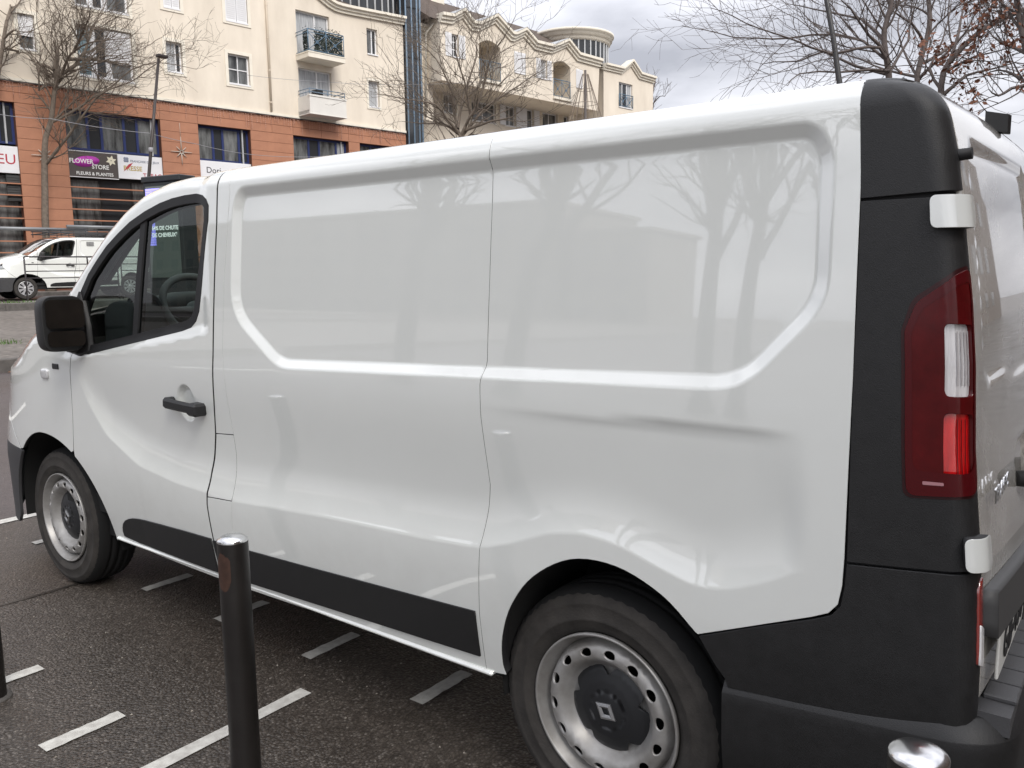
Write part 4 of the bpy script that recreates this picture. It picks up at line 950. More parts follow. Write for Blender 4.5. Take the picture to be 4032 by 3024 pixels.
window(BA, *openA[7], cols=(1.45, 1), pm=[M_curt, M_curt], t=.2); window(BA, *openA[8], cols=(1.45, 1), pm=[M_curt, M_curt], t=.2)
window(BA, *openA[9], cols=(1.4, 1), pm=[M_pane2, M_pane], t=.18); window(BA, *openA[10], pm=M_curt, surround=.12, t=.18)
window(BA, *openA[11], surround=.13, blind=.3); window(BA, *openA[13], cols=(1.3, 1.15, 1.9), pm=[M_pane2, M_pane, M_pane2], fw=.08, mull=.22, surround=.14)
# balconies
b = MB(); b.box(.16, 2.16, -1.06, .0, 11.27, 11.48); b.box(.14, 2.18, -1.08, .0, 11.481, 11.53)
balU = b.build('balcony', M_cream2, BA); railing(balU, .20, 2.12, -1.02, 11.53, 12.50, n=2)
b = MB()
rs = random.Random(3)
for i in range(2600):
    side_ = rs.random() < .28
    s, t = (.24, rs.uniform(-.98, -.55)) if side_ and rs.random() < .5 else (rs.uniform(.55, 2.08), -.97)
    h = rs.uniform(11.55, 12.45 if rs.random() < .85 else 12.7); a = rs.uniform(0, 6.28); r = rs.uniform(.02, .05)
    b.add([(s + r * math.cos(a), t + rs.uniform(-.03, .03), h + r * math.sin(a)), (s + r * math.cos(a + 2), t + rs.uniform(-.03, .03), h + r * math.sin(a + 2)), (s + r * math.cos(a + 4), t, h + r * math.sin(a + 4))], [(0, 1, 2)])
b.build('hedge_screen', mat('screen_leaf', (.018, .028, .022), rough=.7, var=.4, vscale=9), balU, kind='stuff')
b = MB(); b.box(.16, 2.16, -1.0, -.9, 8.78, 9.60); b.box(.16, .26, -.9, 0, 8.78, 9.60); b.box(2.06, 2.16, -.9, 0, 8.78, 9.60); b.box(.16, 2.16, -.9, 0, 8.78, 8.95)
b.box(.14, 2.18, -1.02, .0, 8.755, 8.79); b.box(.13, 2.19, -1.03, -.88, 9.55, 9.63)
balL = b.build('balcony', mat('balcony_white', (.68, .66, .62), rough=.8, var=.05, vscale=2), BA)
r = MB()
for h in (9.75, 9.90): r.tube([(.2, -.02, h), (.2, -.95, h), (2.12, -.95, h), (2.12, -.02, h)], .02, n=6)
for s in (.2, 1.16, 2.12): r.tube([(s, -.95, 9.6), (s, -.95, 9.9)], .02, n=6)
r.build('railing', M_steelblue, balL)
b = MB(); b.prism([(.62, -.2), (1.02, -.2), (1.06, .2), (.58, .2)], 9.63, 9.78, Matrix.Translation((0, -.6, 0))); b.prism([(.66, -.2), (.98, -.2), (1.02, .2), (.62, .2)], 9.781, 9.93, Matrix.Translation((.04, -.6, 0)))
b.build('planter_box', M_dark, balL)
b = MB(); b.tube([(-1.28, -.06, 17), (-1.28, -.06, 8.8)], .055, n=10)
for h in (9.2, 10.6, 12.0, 13.4): b.lathe([(.065, -.03), (.065, .03)], 10, Matrix.Translation((-1.28, -.06, h)))
b.build('downpipe', mat('pipe_cream', (.62, .53, .42), rough=.5), BA)
# orange storeys
baysA = [(-14.6, -11.82), (-10.1, -6.43), (-4.80, -2.36), (-.19, 2.90), (3.56, 6.2)]
b = MB(); edges = [-24] + [e for bb in baysA for e in bb] + [6.5]
for i in range(0, len(edges), 2): b.box(edges[i], edges[i + 1], .03, .5, .9, 7.865)
b.box(-24, 6.5, .03, .5, 7.865, 8.60)
b.build('lower_wall', M_orange_d, BA)
pc = {}
def clad(s0, s1, h0, h1):
    k = (round(s1 - s0, 3), round(h1 - h0, 3))
    if k not in pc: mb_ = MB(); mb_.cbox(.005, k[0] - .005, -.012, .03, .005, k[1] - .005, .004); o = mb_.build('cladding_panel', M_orange, BA); pc[k] = o.data
    else: o = bpy.data.objects.new('cladding_panel', pc[k]); COL.objects.link(o); o.parent = BA
    o.location = (s0, 0, h0)
for i in range(0, len(edges), 2):
    e0, e1 = edges[i], edges[i + 1]
    if e0 == -24: e0 = -16.6
    h = 7.865
    while h > 1.4: clad(e0, e1, h - .425, h); h -= .425
bands = [-16.6, -14.6, -11.82, -10.1, -8.27, -6.43, -4.8, -2.36, -1.28, -.19, 1.35, 2.9, 4.85, 6.5]
for i in range(len(bands) - 1):
    clad(bands[i], bands[i + 1], 7.868, 8.233); clad(bands[i], bands[i + 1], 8.236, 8.598)
for (s0, s1) in baysA:
    n = max(4, int((s1 - s0) / .62)); cols = [1.5 if k % 2 == 0 else .9 for k in range(n)]
    w = window(BA, s0, s1, 6.38, 7.863, t=.30, cols=cols, fm=M_blue, pm=[M_pane2, M_pane, M_pane2, M_curt if s0 > -.5 else M_pane], fw=.09, mull=.10, sill=False)
    b = MB(); b.box(s1 - .34, s1 - .28, .18, .24, 6.39, 7.85); b.build('window_stay', M_zinc, w)
    sh = window(BA, s0, s1, .95, 5.30, t=.36, cols=(1, 1, 1), fm=M_dark, pm=[M_pane2, M_pane, M_pane2], sill=False)
    for k in range(9):
        z = 4.93 - k * .425; b = MB(); b.box(s0, s1, .02, .16, z - .022, z + .022); b.build('shop_slat', M_orange, sh)
    b = MB(); b.box(s0, s1, .36, .5, 5.3, 6.38); b.build('sign_backing', M_dark, sh)
    b = MB(); b.box(s1 - .45, s1, .14, .2, 4.3, 5.25)
    for k in range(10): b.box(s1 - .44, s1 - .01, .12, .145, 4.34 + k * .09, 4.40 + k * .09)
    b.build('louvre', mat('louvre_grey', (.05, .05, .05), rough=.6), sh)
b = MB(); b.box(-24, 6.5, .55, .6, .9, 8.7); b.build('inner_wall', M_dark, BA)
# ---- glass stair tower between the blocks
BT = empty('glass_stair_tower', SF(7.1, 1.5), SROT, 'narrow dark glass stair tower with steel blue mullions between the two cream buildings', 'tower')
g = MB(); arc = [(-.58, -1.3), (-.5, -1.62), (-.2, -1.72), (.15, -1.72), (.42, -1.64), (.56, -1.5), (.58, -1.3), (.58, .6), (-.58, .6)]
g.prism(arc, .9, 19); g.build('glazing', M_pane, BT)
for (x, y) in arc[:7]:
    b = MB(); b.tube([(x, y - .02, .9), (x, y - .02, 19)], .045, n=6); b.build('mullion', M_steelblue, BT)
for h in np.arange(2.5, 19, 2.48):
    b = MB(); b.prism([(x * 1.02, y - .03) for x, y in arc[:7]] + [(.58, -1.25), (-.58, -1.25)], h, h + .05); b.build('transom', M_dark, BT)
def drum(s, t, r, h0, h1, hc, label):
    D = empty('glass_rotunda', SF(s, t), SROT, label, 'rotunda')
    b = MB(); b.lathe([(r, h0), (r, h1)], 40); b.build('glazing', M_pane, D)
    for k in range(36):
        a = 2 * math.pi * k / 36
        if math.sin(a) < .5: b = MB(); b.tube([(r * 1.01 * math.cos(a), r * 1.01 * math.sin(a), h0), (r * 1.01 * math.cos(a), r * 1.01 * math.sin(a), h1)], .05, n=5); b.build('mullion', M_steelblue if hc < .3 else M_zinc, D)
    b = MB(); b.lathe([(r, h1 - .1), (r + .18, h1), (r + .18, h1 + .18), (r + .30, h1 + .2), (r + .30, h1 + .42), (r + .42, h1 + .45), (r + .42, h1 + .6), (r * .7, h1 + .75), (0, h1 + .85)], 48); b.build('cornice', M_cream2, D)
drum(5.4, 2.6, 2.35, 13.2, 17.2, .5, 'tall dark glazed drum rising behind the cornice of the cream block')
drum(22.75, 2.4, 2.35, 13.0, 16.15, .5, 'round glass lantern with white cornice on the far roof')
# ---- second cream block with zigzag cornice
BB = empty('gabled_apartment_building', SF(14.5, 0), SROT, 'cream building with zigzag gabled cornice and overhanging upper floor', 'building'); ox = 14.5
corB = [(8.15, 14.74), (8.95, 14.80), (9.71, 15.25), (10.35, 14.74), (10.85, 14.78), (12.12, 15.44), (13.35, 14.73), (13.62, 14.74), (14.42, 15.14), (15.33, 14.60), (16.83, 14.62), (18.14, 15.21), (19.16, 14.57), (21.4, 14.55)]
def sh_(l): return [(s - ox, h) for s, h in l]
def arch(s0, s1, h0, h1, ha, n=8): return [(s0, h0), (s1, h0), (s1, h1)] + [(s1 - (s1 - s0) * k / n, h1 + (ha - h1) * math.sin(math.pi * k / n)) for k in range(1, n)] + [(s0, h1)]
lo1 = arch(10.93, 12.58, 11.9, 13.72, 14.0); lo2 = arch(17.0, 18.57, 11.76, 13.62, 13.88)
opB = [(8.94, 9.43, 12.72, 13.87), (13.68, 14.56, 12.64, 13.76), (15.85, 16.45, 12.62, 13.69), (19.1, 19.68, 12.58, 13.63)]
b = MB(); wallmesh(b, sh_([(8.2, 11.45), (21.2, 11.45)] + [(s, h - .2) for s, h in corB[::-1]]), [sh_(lo1), sh_(lo2)] + [sh_(rect(*o)) for o in opB], -1, .25)
b.box(8.2 - ox, 21.2 - ox, -.998, 1.5, 11.40, 11.449)
b.add([(8.2 - ox, -1, 11.45), (8.2 - ox, 3, 11.45), (8.2 - ox, 3, 14.6), (8.2 - ox, -1, 14.6)], [(0, 3, 2, 1)]); b.add([(21.2 - ox, -1, 11.45), (21.2 - ox, 3, 11.45), (21.2 - ox, 3, 14.4), (21.2 - ox, -1, 14.4)], [(0, 1, 2, 3)])
b.build('upper_wall', M_cream, BB)
lowB = [(10.46, 11.44, 10.83, 11.75), (15.41, 16.3, 10.2, 11.38), (17.28, 17.91, 10.0, 11.38), (18.73, 20.18, 10.0, 11.38), (20.79, 21.27, 10.2, 11.38), (12.6, 14.6, 10.2, 11.3)]
b = MB(); wallmesh(b, sh_([(7.7, .9), (22, .9), (22, 11.6), (7.7, 11.6)]), [sh_(rect(*o)) for o in lowB if o[3] < 11.6 and o[3] != 11.75] + [sh_(rect(10.46, 11.44, 10.4, 11.38))], 1.5, .2); b.build('lower_wall', M_cream, BB)
b = MB(); wallmesh(b, sh_([(7.68, 9.5), (8.6, 9.5), (8.6, 14.4), (7.68, 14.4)]), [], 0.2, .2); b.build('link_wall', M_cream, BB)
moulding(BB, sh_([(7.6, 14.35), (8.19, 14.35)]), .2, ((0, .16, .30), (.16, .32, .2), (.32, .48, .1)))
moulding(BB, sh_(corB), -1, ((0, .15, .34), (.15, .31, .22), (.31, .47, .11)))
b = MB(); b.tube([(8.12 - ox, -.55, 14.3), (7.98 - ox, -.1, 13.9), (7.98 - ox, .1, 9.6)], .05, n=8); b.build('downpipe', M_cream2, BB)
b = MB(); b.add([(7.6 - ox, -.9, 14.45), (22 - ox, -.9, 14.4), (22 - ox, 3.6, 17.0), (7.6 - ox, 3.6, 17.2)], [(0, 1, 2, 3)]); b.add([(7.6 - ox, 8, 14.4), (22 - ox, 8, 14.4), (22 - ox, 3.6, 17.0), (7.6 - ox, 3.6, 17.2)], [(0, 3, 2, 1)])
b.add([(7.6 - ox, -.9, 14.45), (7.6 - ox, 3.6, 17.2), (7.6 - ox, 8, 14.4)], [(0, 1, 2)]); b.build('roof', M_tile, BB)
for (pk, hl, hr) in (((9.71, 15.25), (8.95, 14.80), (10.35, 14.74)), ((12.12, 15.44), (10.85, 14.78), (13.35, 14.73)), ((14.42, 15.14), (13.62, 14.74), (15.33, 14.6)), ((18.14, 15.21), (16.83, 14.62), (19.16, 14.57))):
    b = MB(); f = [(q[0] - ox, q[1] + .02) for q in (hl, pk, hr)]; b.add([(s, -1.36, h) for s, h in f] + [(s, 1.2, h) for s, h in f], [(0, 3, 4, 1), (1, 4, 5, 2)]); b.build('dormer_roof', M_zinc, BB)
b = MB(); b.box(11.2 - ox, 12.2 - ox, 3.2, 3.9, 16.6, 17.7); b.build('chimney', M_cream2, BB)
def W(o, **k): return window(BB, o[0] - ox, o[1] - ox, o[2], o[3], t_wall=-1, t=-.84, **k)
w = W(opB[0], rows=(1, 1, 1), cols=(1, 1), mull=.03); shutter(w, 8.50 - ox, 8.93 - ox, 12.70, 13.88, -1); shutter(w, 9.44 - ox, 9.90 - ox, 12.70, 13.88, -1)
w = W(opB[1]); shutter(w, 13.66 - ox, 14.11 - ox, 12.62, 13.77, -1); shutter(w, 14.13 - ox, 14.58 - ox, 12.62, 13.77, -1)
w = W(opB[2], pm=M_curt); shutter(w, 15.50 - ox, 15.84 - ox, 12.6, 13.7, -1); shutter(w, 16.46 - ox, 16.82 - ox, 12.6, 13.7, -1)
w = W(opB[3]); shutter(w, 19.08 - ox, 19.38 - ox, 12.57, 13.64, -1); shutter(w, 19.40 - ox, 19.70 - ox, 12.57, 13.64, -1)
for (lo, s0, s1, h0, h1) in ((lo1, 10.93, 12.58, 11.9, 14.0), (lo2, 17.0, 18.57, 11.76, 13.88)):
    b = MB(); a, c = s0 - ox, s1 - ox
    b.add([(a, -.76, h0), (a, .8, h0), (a, .8, h1), (a, -.76, h1), (c, -.76, h0), (c, .8, h0), (c, .8, h1), (c, -.76, h1)], [(0, 1, 2, 3), (4, 7, 6, 5), (1, 5, 6, 2), (0, 4, 5, 1), (3, 2, 6, 7)]); lg_ = b.build('loggia', M_cream, BB)
    window(lg_, a + .1, a + .95, h0 + .02, h0 + 1.9, t=.75, cols=(1,), t_wall=.8, sill=False, pm=M_pane)
    railing(lg_, a + .02, c - .02, -1.0, h0, h0 + 1.0, style='x' if s0 > 15 else 'v', n=2, sides=False)
    b = MB(); b.box(a - .05, c + .05, -1.12, -.9, h0 - .16, h0 - .02); b.build('loggia_sill', M_cream2, lg_)
for i, o in enumerate([(10.46, 11.44, 10.4, 11.38)] + lowB[1:]):
    w = window(BB, o[0] - ox, o[1] - ox, o[2], o[3], t_wall=1.5, t=1.66, cols=(1, 1) if o[1] - o[0] > .7 else (1,), rows=(1, 1) if i == 0 else (1,), surround=.1, pm=M_pane2)
    if i in (1, 2): shutter(w, o[0] - ox - .5, o[0] - ox - .02, o[2], o[3], 1.47); shutter(w, o[1] - ox + .02, o[1] - ox + .5, o[2], o[3], 1.47)
# ---- end building
BC = empty('end_building', SF(24.4, 0), SROT, 'cream end building with one peaked cornice and a blue railed window', 'building'); oc = 24.4
corC = [(21.8, 14.39), (23.66, 14.42), (24.63, 15.05), (25.55, 14.38), (27.25, 14.34)]; oC = (23.40, 24.87, 11.95, 13.5)
b = MB(); wallmesh(b, [(21.87 - oc, .9), (27.0 - oc, .9)] + [(s - oc, h - .2) for s, h in corC[::-1]][0:] , [[(s - oc, h) for s, h in rect(*oC)]], -1, .25)
b.add([(21.87 - oc, -1, .9), (21.87 - oc, 4, .9), (21.87 - oc, 4, 14.2), (21.87 - oc, -1, 14.2)], [(0, 3, 2, 1)]); b.add([(27 - oc, -1, .9), (27 - oc, 4, .9), (27 - oc, 4, 14.2), (27 - oc, -1, 14.2)], [(0, 1, 2, 3)]); b.box(21.9 - oc, 26.95 - oc, -.7, 4, 14.0, 14.1); b.build('wall', M_cream, BC)
moulding(BC, [(s - oc, h) for s, h in corC], -1, ((0, .13, .32), (.13, .27, .2), (.27, .40, .1)))
w = window(BC, oC[0] - oc, oC[1] - oc, oC[2], oC[3], t=-.84, t_wall=-1, cols=(1, 1, 1), pm=[M_pane2, M_pane, M_curt]); railing(w, oC[0] - oc, oC[1] - oc, -1.05, 11.95, 12.75, n=2, sides=False)
b = MB(); b.add([(21.8 - oc, -.9, 14.3), (27.2 - oc, -.9, 14.3), (27 - oc, 4, 15.4), (22 - oc, 4, 15.4)], [(0, 1, 2, 3)]); b.build('roof', M_tile, BC)
# ------------------------------------------------------------------ signs and decorations on the facade
def facade_thing(name, s, t, h, label, cat, group=None): return empty(name, SF(s, t, h), SROT, label, cat, group)
def board(root, w, h, m, d=.06, edge=None):
    b = MB(); b.cbox(0, w, 0, d, 0, h, .008); return b.build('board', m, root)
def ftext(root, txt, x, z, size, m, y=-.004, **k): return text_mesh('lettering', txt, size, frame_M((x, y, z), (1, 0, 0), (0, 0, 1), (0, -1, 0)), m, root, **k)
M_sw = mat('sign_white', (.74, .74, .76), rough=.45, var=.03, vscale=2)
M_sb = mat('sign_brown', (.075, .062, .058), rough=.5); M_mag = mat('sign_magenta', (.42, .035, .36), rough=.5)
M_tw = mat('letter_white', (.78, .78, .76), rough=.5); M_tr = mat('letter_red', (.42, .03, .05), rough=.5); M_tg = mat('letter_gold', (.42, .30, .06), rough=.5); M_tb = mat('letter_slate', (.20, .22, .28), rough=.5); M_tk = mat('letter_black', (.02, .02, .025), rough=.5)
r = facade_thing('shop_sign', -14.6, .06, 5.30, 'white shop sign ending in red letters EU at the left edge', 'sign'); board(r, 2.78, .98, M_sw); ftext(r, 'EU', 2.70, .33, .52, M_tr, align='RIGHT', sx=1.05)
r = facade_thing('shop_sign', -10.09, .06, 5.34, 'dark brown FLOWER STORE sign with magenta oval and white flower', 'sign'); board(r, 1.84, .97, M_sb)
e_ = MB(); e_.lathe([(0, .0), (.5, .0), (.5, -.01)], 40, frame_M((.66, -.006, .60), (.98, 0, .12), (0, 0, .42), (0, -1, 0))); e_.build('oval', M_mag, r)
ftext(r, 'FLOWER', .47, .52, .24, M_tw, y=-.012, bold=.004, sx=.95); ftext(r, 'STORE', 1.17, .34, .23, M_tw, y=-.012, bold=.004, sx=.95); ftext(r, 'FLEURS & PLANTES', .95, .08, .175, M_tw, y=-.012, bold=.003, sx=.95)
fl = MB()
for k in range(6):
    a = k * math.pi / 3 + .3; c, s_ = math.cos(a), math.sin(a); fl.prism([(1.60 + c * .02 - s_ * .02, .70 + s_ * .02 + c * .02), (1.60 + c * .10 - s_ * .055, .70 + s_ * .10 + c * .055), (1.60 + c * .21, .70 + s_ * .21), (1.60 + c * .10 + s_ * .055, .70 + s_ * .10 - c * .055), (1.60 + c * .02 + s_ * .02, .70 + s_ * .02 - c * .02)], .002, .012, frame_M((0, 0, 0), (1, 0, 0), (0, 0, 1), (0, -1, 0)))
fl.build('flower_motif', mat('petal', (.70, .66, .52), rough=.6), r)
fr_ = MB(); fr_.box(-.02, 1.86, -.01, .05, .97, .995); fr_.box(-.02, 1.86, -.01, .05, -.025, 0); fr_.box(-.02, 0, -.01, .05, 0, .97); fr_.build('sign_frame', M_sw, r)
r = facade_thing('shop_sign', -8.23, .06, 5.37, 'white newsagent sign reading PRESSE and TABAC with clover motif', 'sign'); board(r, 1.80, .96, M_sw)
ftext(r, 'FRANÇAISE DES JEUX', 1.08, .68, .125, M_tb, bold=.002); ftext(r, 'PRESSE', .58, .34, .26, M_tg, bold=.004, sx=.95, shear=.0); ftext(r, 'TABAC', 1.36, .10, .24, M_tr, bold=.002)
cl = MB()
for k in range(4):
    a = k * math.pi / 2 + .75; cl.lathe([(0, .004), (.055, .003), (.06, 0)], 14, frame_M((.33 + .062 * math.cos(a), -.004, .76 + .062 * math.sin(a)), (1, 0, 0), (0, 0, 1), (0, -1, 0)))
cl.build('clover_motif', M_tb, r)
pn = MB(); pn.prism([(.20, .28), (.42, .58), (.60, .66), (.46, .48)], .005, .009, frame_M((0, 0, 0), (1, 0, 0), (0, 0, 1), (0, -1, 0))); pn.build('quill_motif', M_tr, r)
r = facade_thing('shop_sign', -4.80, .06, 5.40, 'white sign with thin black lettering Dori right above the van cab', 'sign'); board(r, 2.42, .97, M_sw); ftext(r, 'Dori', .28, .46, .36, M_tk, align='LEFT')
# stars of light tubing
M_tube = mat('light_tube', (.50, .44, .38), rough=.4)
for (s, h, lab) in ((-5.62, 6.62, 'unlit eight pointed star decoration on the orange column beside the Dori sign'), (-10.95, 6.02, 'unlit star decoration on orange column half hidden behind the tree trunk')):
    r = facade_thing('star_decoration', s, -.06, h, lab, 'decoration', 'star decorations on the orange columns')
    for k in range(8):
        a = k * math.pi / 4; L = .46 if k % 2 == 0 else .29
        if k == 2: L = .62
        if k == 6: L = .52
        b = MB(); c, s_ = math.cos(a), math.sin(a); b.tube([(c * .07, 0, s_ * .07), (c * L, 0, s_ * L)], [.024, .012], n=6); b.build('ray', M_tube, r)
    b = MB(); b.lathe([(.05, -.012), (.075, -.012), (.075, .012), (.05, .012), (.05, -.012)], 16, frame_M((0, 0, 0), (1, 0, 0), (0, 0, 1), (0, -1, 0))); b.build('hub_ring', M_tube, r)
    b = MB(); b.tube([(0, 0, .6), (0, .03, 1.2)], .008, n=5); b.build('hanger', M_tube, r)
# icicle lights
b = MB(); rs = random.Random(11); s = -15.0; prevp = None
while s < 6.4:
    L = rs.choice([.12, .25, .4, .55, .3, .18]) * rs.uniform(.8, 1.2); x = s + rs.uniform(-.03, .03)
    pts = [(x + rs.uniform(-.02, .02), -.075, 8.575 - L * k / 4) for k in range(5)]
    b.tube(pts, .0065, n=3, cap=False)
    for k in range(int(L / .09)): z = 8.54 - k * .09; b.box(x - .011, x + .011, -.088, -.066, z - .012, z + .012)
    s += rs.uniform(.09, .16)
b.tube([(x_, -.08, 8.60 + .02 * math.sin(x_ * 9)) for x_ in np.arange(-15, 6.5, .25)], .012, n=4)
M_ice = mat('icicle_wire', (.62, .36, .28), rough=.5)
io = b.build('icicle_lights', M_ice, label='row of unlit icicle string lights hanging along the top of orange cladding', cat='string lights', kind='stuff'); io.location = SQ; io.rotation_euler = (0, 0, SROT)
# hanging wires
def cable(name, pts, r, lab, m):
    P_ = [Vector(p) for p in pts]; out = []
    for a, c in zip(P_[:-1], P_[1:]):
        for k in range(12): t = k / 12; q = a.lerp(c, t); q.z -= .012 * (c - a).length * 4 * t * (1 - t); out.append(q)
    b = MB(); b.tube(out + [P_[-1]], r, n=5); return b.build(name, m, label=lab, cat='cable')
M_cab = mat('cable_grey', (.30, .30, .32), rough=.5)
cable('overhead_cable', [(-19.5, 4.2, 5.3), (-20.11, 6.79, 5.17), (-21.23, 8.39, 5.42), (-18.34, 9.37, 4.87), (-18.35, 10.62, 4.75), (-18.97, 12.68, 4.75), (-20.3, 16.5, 5.2)], .0065, 'thin cable strung from the left tree to the lamp post', M_cab)
cable('overhead_cable', [(-28.9, 19.8, 9.5), (-26.33, 21.81, 9.19), (-23.89, 23.66, 9.04), (-19.1, 27.3, 9.3)], .007, 'faint cable crossing in front of the glass stair tower', M_cab)

# ------------------------------------------------------------------ street furniture
M_mast = mat('mast_brown', (.028, .020, .018), rough=.45)
L1 = empty('street_lamp', (-18.21, 8.70, .42), 0, 'slim dark leaning street lamp with flat head in front of orange facade', 'street lamp')
b = MB(); b.tube([(0, 0, 0), (-.02, .28, 2.0), (-.04, .60, 3.9), (-.07, 1.00, 6.22)], [.050, .044, .038, .032], n=10); b.build('mast', M_mast, L1)
b = MB(); b.cbox(-.07, .07, 0, .26, -.02, .05, .012, Matrix.Translation((-.07, .96, 6.27))); b.build('lamp_head', M_mast, L1)
b = MB(); b.lathe([(.045, 0), (.055, .02), (.055, .08), (.045, .10)], 12, Matrix.Translation((-.04, .62, 4.0))); b.build('cable_clamp', M_cab, L1)
b = MB(); b.lathe([(.16, 0), (.16, .03), (.09, .06)], 16); b.build('base_plate', M_mast, L1)
L2 = empty('street_lamp', (-1.95, 11.0, 0), 0, 'tall dark bent lamp mast rising in front of the bare trees at right', 'street lamp')
b = MB(); b.tube([(0, 0, 0), (-.38, .04, 2.2), (-.80, .07, 4.19), (-.90, .08, 4.75), (-1.02, .09, 5.3), (-1.32, .11, 6.6), (-1.75, .12, 8.2)], [.06, .05, .040, .036, .033, .03, .028], n=10); b.build('mast', mat('mast_grey', (.05, .05, .052), rough=.4), L2)
b = MB(); b.cbox(-.5, 0, -.08, .08, -.03, .05, .015, Matrix.Translation((-1.7, .12, 8.2))); b.build('lamp_head', M_mast, L2)
# digital totem
ex = Vector((.982, .189, 0)).normalized(); inn = Vector((-.189, .982, 0)).normalized(); TB = Vector((-14.46, 6.93, .32))
TT = empty('digital_totem', TB, math.atan2(ex.y, ex.x), 'black digital advertising totem with striped violet screen seen through the cab window', 'advertising totem')
M_tot = mat('totem_black', (.022, .025, .028), rough=.4)
b = MB(); b.cbox(0, 1.0, 0, .36, .0, 2.93, .02); b.build('body', M_tot, TT)
b = MB(); b.cbox(-.015, 1.015, -.02, .38, 2.93, 3.04, .015); b.build('cap', M_tot, TT)
b = MB(); b.box(.09, .91, -.012, .0, 1.13, 2.85); sc_ = b.build('screen', mat('screen_grey', (.085, .095, .09), rough=.12, emit=.5), TT)
def stripes(x0, x1, z0, z1):
    n = int((z1 - z0) / .044)
    for k in range(n): b = MB(); z = z0 + k * .044; b.box(x0, x1, -.018, -.0125, z, z + .038); b.build('light_bar', mat('violet_light', (.30, .27, .95), rough=.4, emit=.85), sc_)
stripes(.09, .29, 1.74, 2.50); stripes(.09, .52, 2.505, 2.85)
for z, tx in ((2.03, '64% DE CHUTE'), (1.90, 'DE CHEVEUX*')): text_mesh('screen_lettering', tx, .105, frame_M((.20, -.020, z), (1, 0, 0), (0, 0, 1), (0, -1, 0)), mat('text_light', (.8, .8, .8), rough=.5, emit=.8), sc_, .001, align='LEFT', bold=.003)
# guard rail
GR = empty('guard_rail', SF(-14.22, -8.2, .765), SROT, 'dark tubular guard rail with four bars in front of the far van', 'railing')
M_gr = mat('rail_paint', (.035, .030, .032), rough=.5)
for h in (1.30, 1.08, .88, .68): b = MB(); b.tube([(0, 0, h), (2.6, 0, h)], .022 if h > 1.2 else .015, n=8); b.build('bar', M_gr, GR)
for s, h0, h1 in ((0, 0, 1.3), (1.73, 1.08, 1.3), (2.6, 0, 1.3)): b = MB(); b.tube([(s, 0, h0), (s, 0, h1)], .024, n=8); b.build('post', M_gr, GR)
GR2 = empty('guard_rail', SF(-11.51, -8.2, .765), SROT, 'second length of dark guard rail seen through the cab windows', 'railing')
for h in (1.30, 1.08, .88, .68): b = MB(); b.tube([(0, 0, h), (3.2, 0, h)], .022 if h > 1.2 else .015, n=8); b.build('bar', M_gr, GR2)
for s in (0, 1.6, 3.2): b = MB(); b.tube([(s, 0, 0), (s, 0, 1.3)], .024, n=8); b.build('post', M_gr, GR2)
# wire light cone
CN = empty('light_cone', (-26.9, 42.2, .9), 0, 'tall wire cone of string lights on a pole before the far building', 'decoration')
b = MB(); b.tube([(0, 0, 0), (0, 0, 12.35)], [.16, .07], n=8); b.build('pole', mat('cone_pole', (.10, .085, .08), rough=.7), CN)
b = MB()
for k in range(16): a = k * math.pi / 8; b.tube([(.18 * math.cos(a), .18 * math.sin(a), 12.1), (1.05 * math.cos(a), 1.05 * math.sin(a), 9.4), (2.6 * math.cos(a), 2.6 * math.sin(a), 1.5)], .016, n=4, cap=False)
for h, r_ in ((12.1, .18), (11.2, .45), (10.4, .72), (9.4, 1.05)): b.tube([(r_ * math.cos(t), r_ * math.sin(t), h) for t in np.linspace(0, 6.283, 17)], .014, n=4, cap=False)
b.build('light_strings', mat('string_brown', (.20, .16, .13), rough=.7), CN)
# bollards
M_bol = mat('bollard_black', (.016, .014, .013), rough=.35, var=.2, vscale=12, bump=.05, bscale=200)
M_pol = mat('polished_steel', (.70, .70, .70), rough=.2, metal=1.0)
M_rust = mat('rust_patch', (.055, .026, .017), rough=.6, var=.4, vscale=25)
for (x, y, h, lab) in ((-.72, -.548, .858, 'black round bollard with polished cap standing before the van sill'), (.884, -.566, .868, 'black bollard with shiny cap at lower right by the rear bumper'), (-2.15, -.628, .86, 'black bollard cut off by the left edge of the picture')):
    B_ = empty('bollard', (x, y, 0), 0, lab, 'bollard', 'bollards along the parking bay')
    b = MB(); b.lathe([(.0385, 0), (.0385, h - .010), (.0385, h - .008)], 40); b.build('post', M_bol, B_)
    b = MB(); b.lathe([(.0386, h - .009), (.0386, h - .004), (.036, h - .001), (.028, h + .0035), (.015, h + .006), (0, h + .007)], 40); b.build('polished_cap', M_pol, B_)
    b = MB(); b.lathe([(.055, 0), (.055, .006), (.039, .010)], 32); b.build('ground_collar', M_kerb, B_)
    if x > -1 and x < 0:
        b = MB(); rs = random.Random(4); top_ = [];
        vs = []; n = 9
        for i in range(n):
            a = R_(-78 - 32 + 64 * i / (n - 1)); e_ = .5 + .5 * math.sin(math.pi * i / (n - 1)); zc = h - .075
            vs += [(.0389 * math.cos(a), .0389 * math.sin(a), zc - .058 * e_ + rs.uniform(-.004, .004)), (.0389 * math.cos(a), .0389 * math.sin(a), zc + .045 * e_ + rs.uniform(-.004, .004))]
        b.add(vs, [(2 * i, 2 * i + 2, 2 * i + 3, 2 * i + 1) for i in range(n - 1)], True); b.build('worn_patch', M_rust, B_, label='rust brown worn patch below the cap')
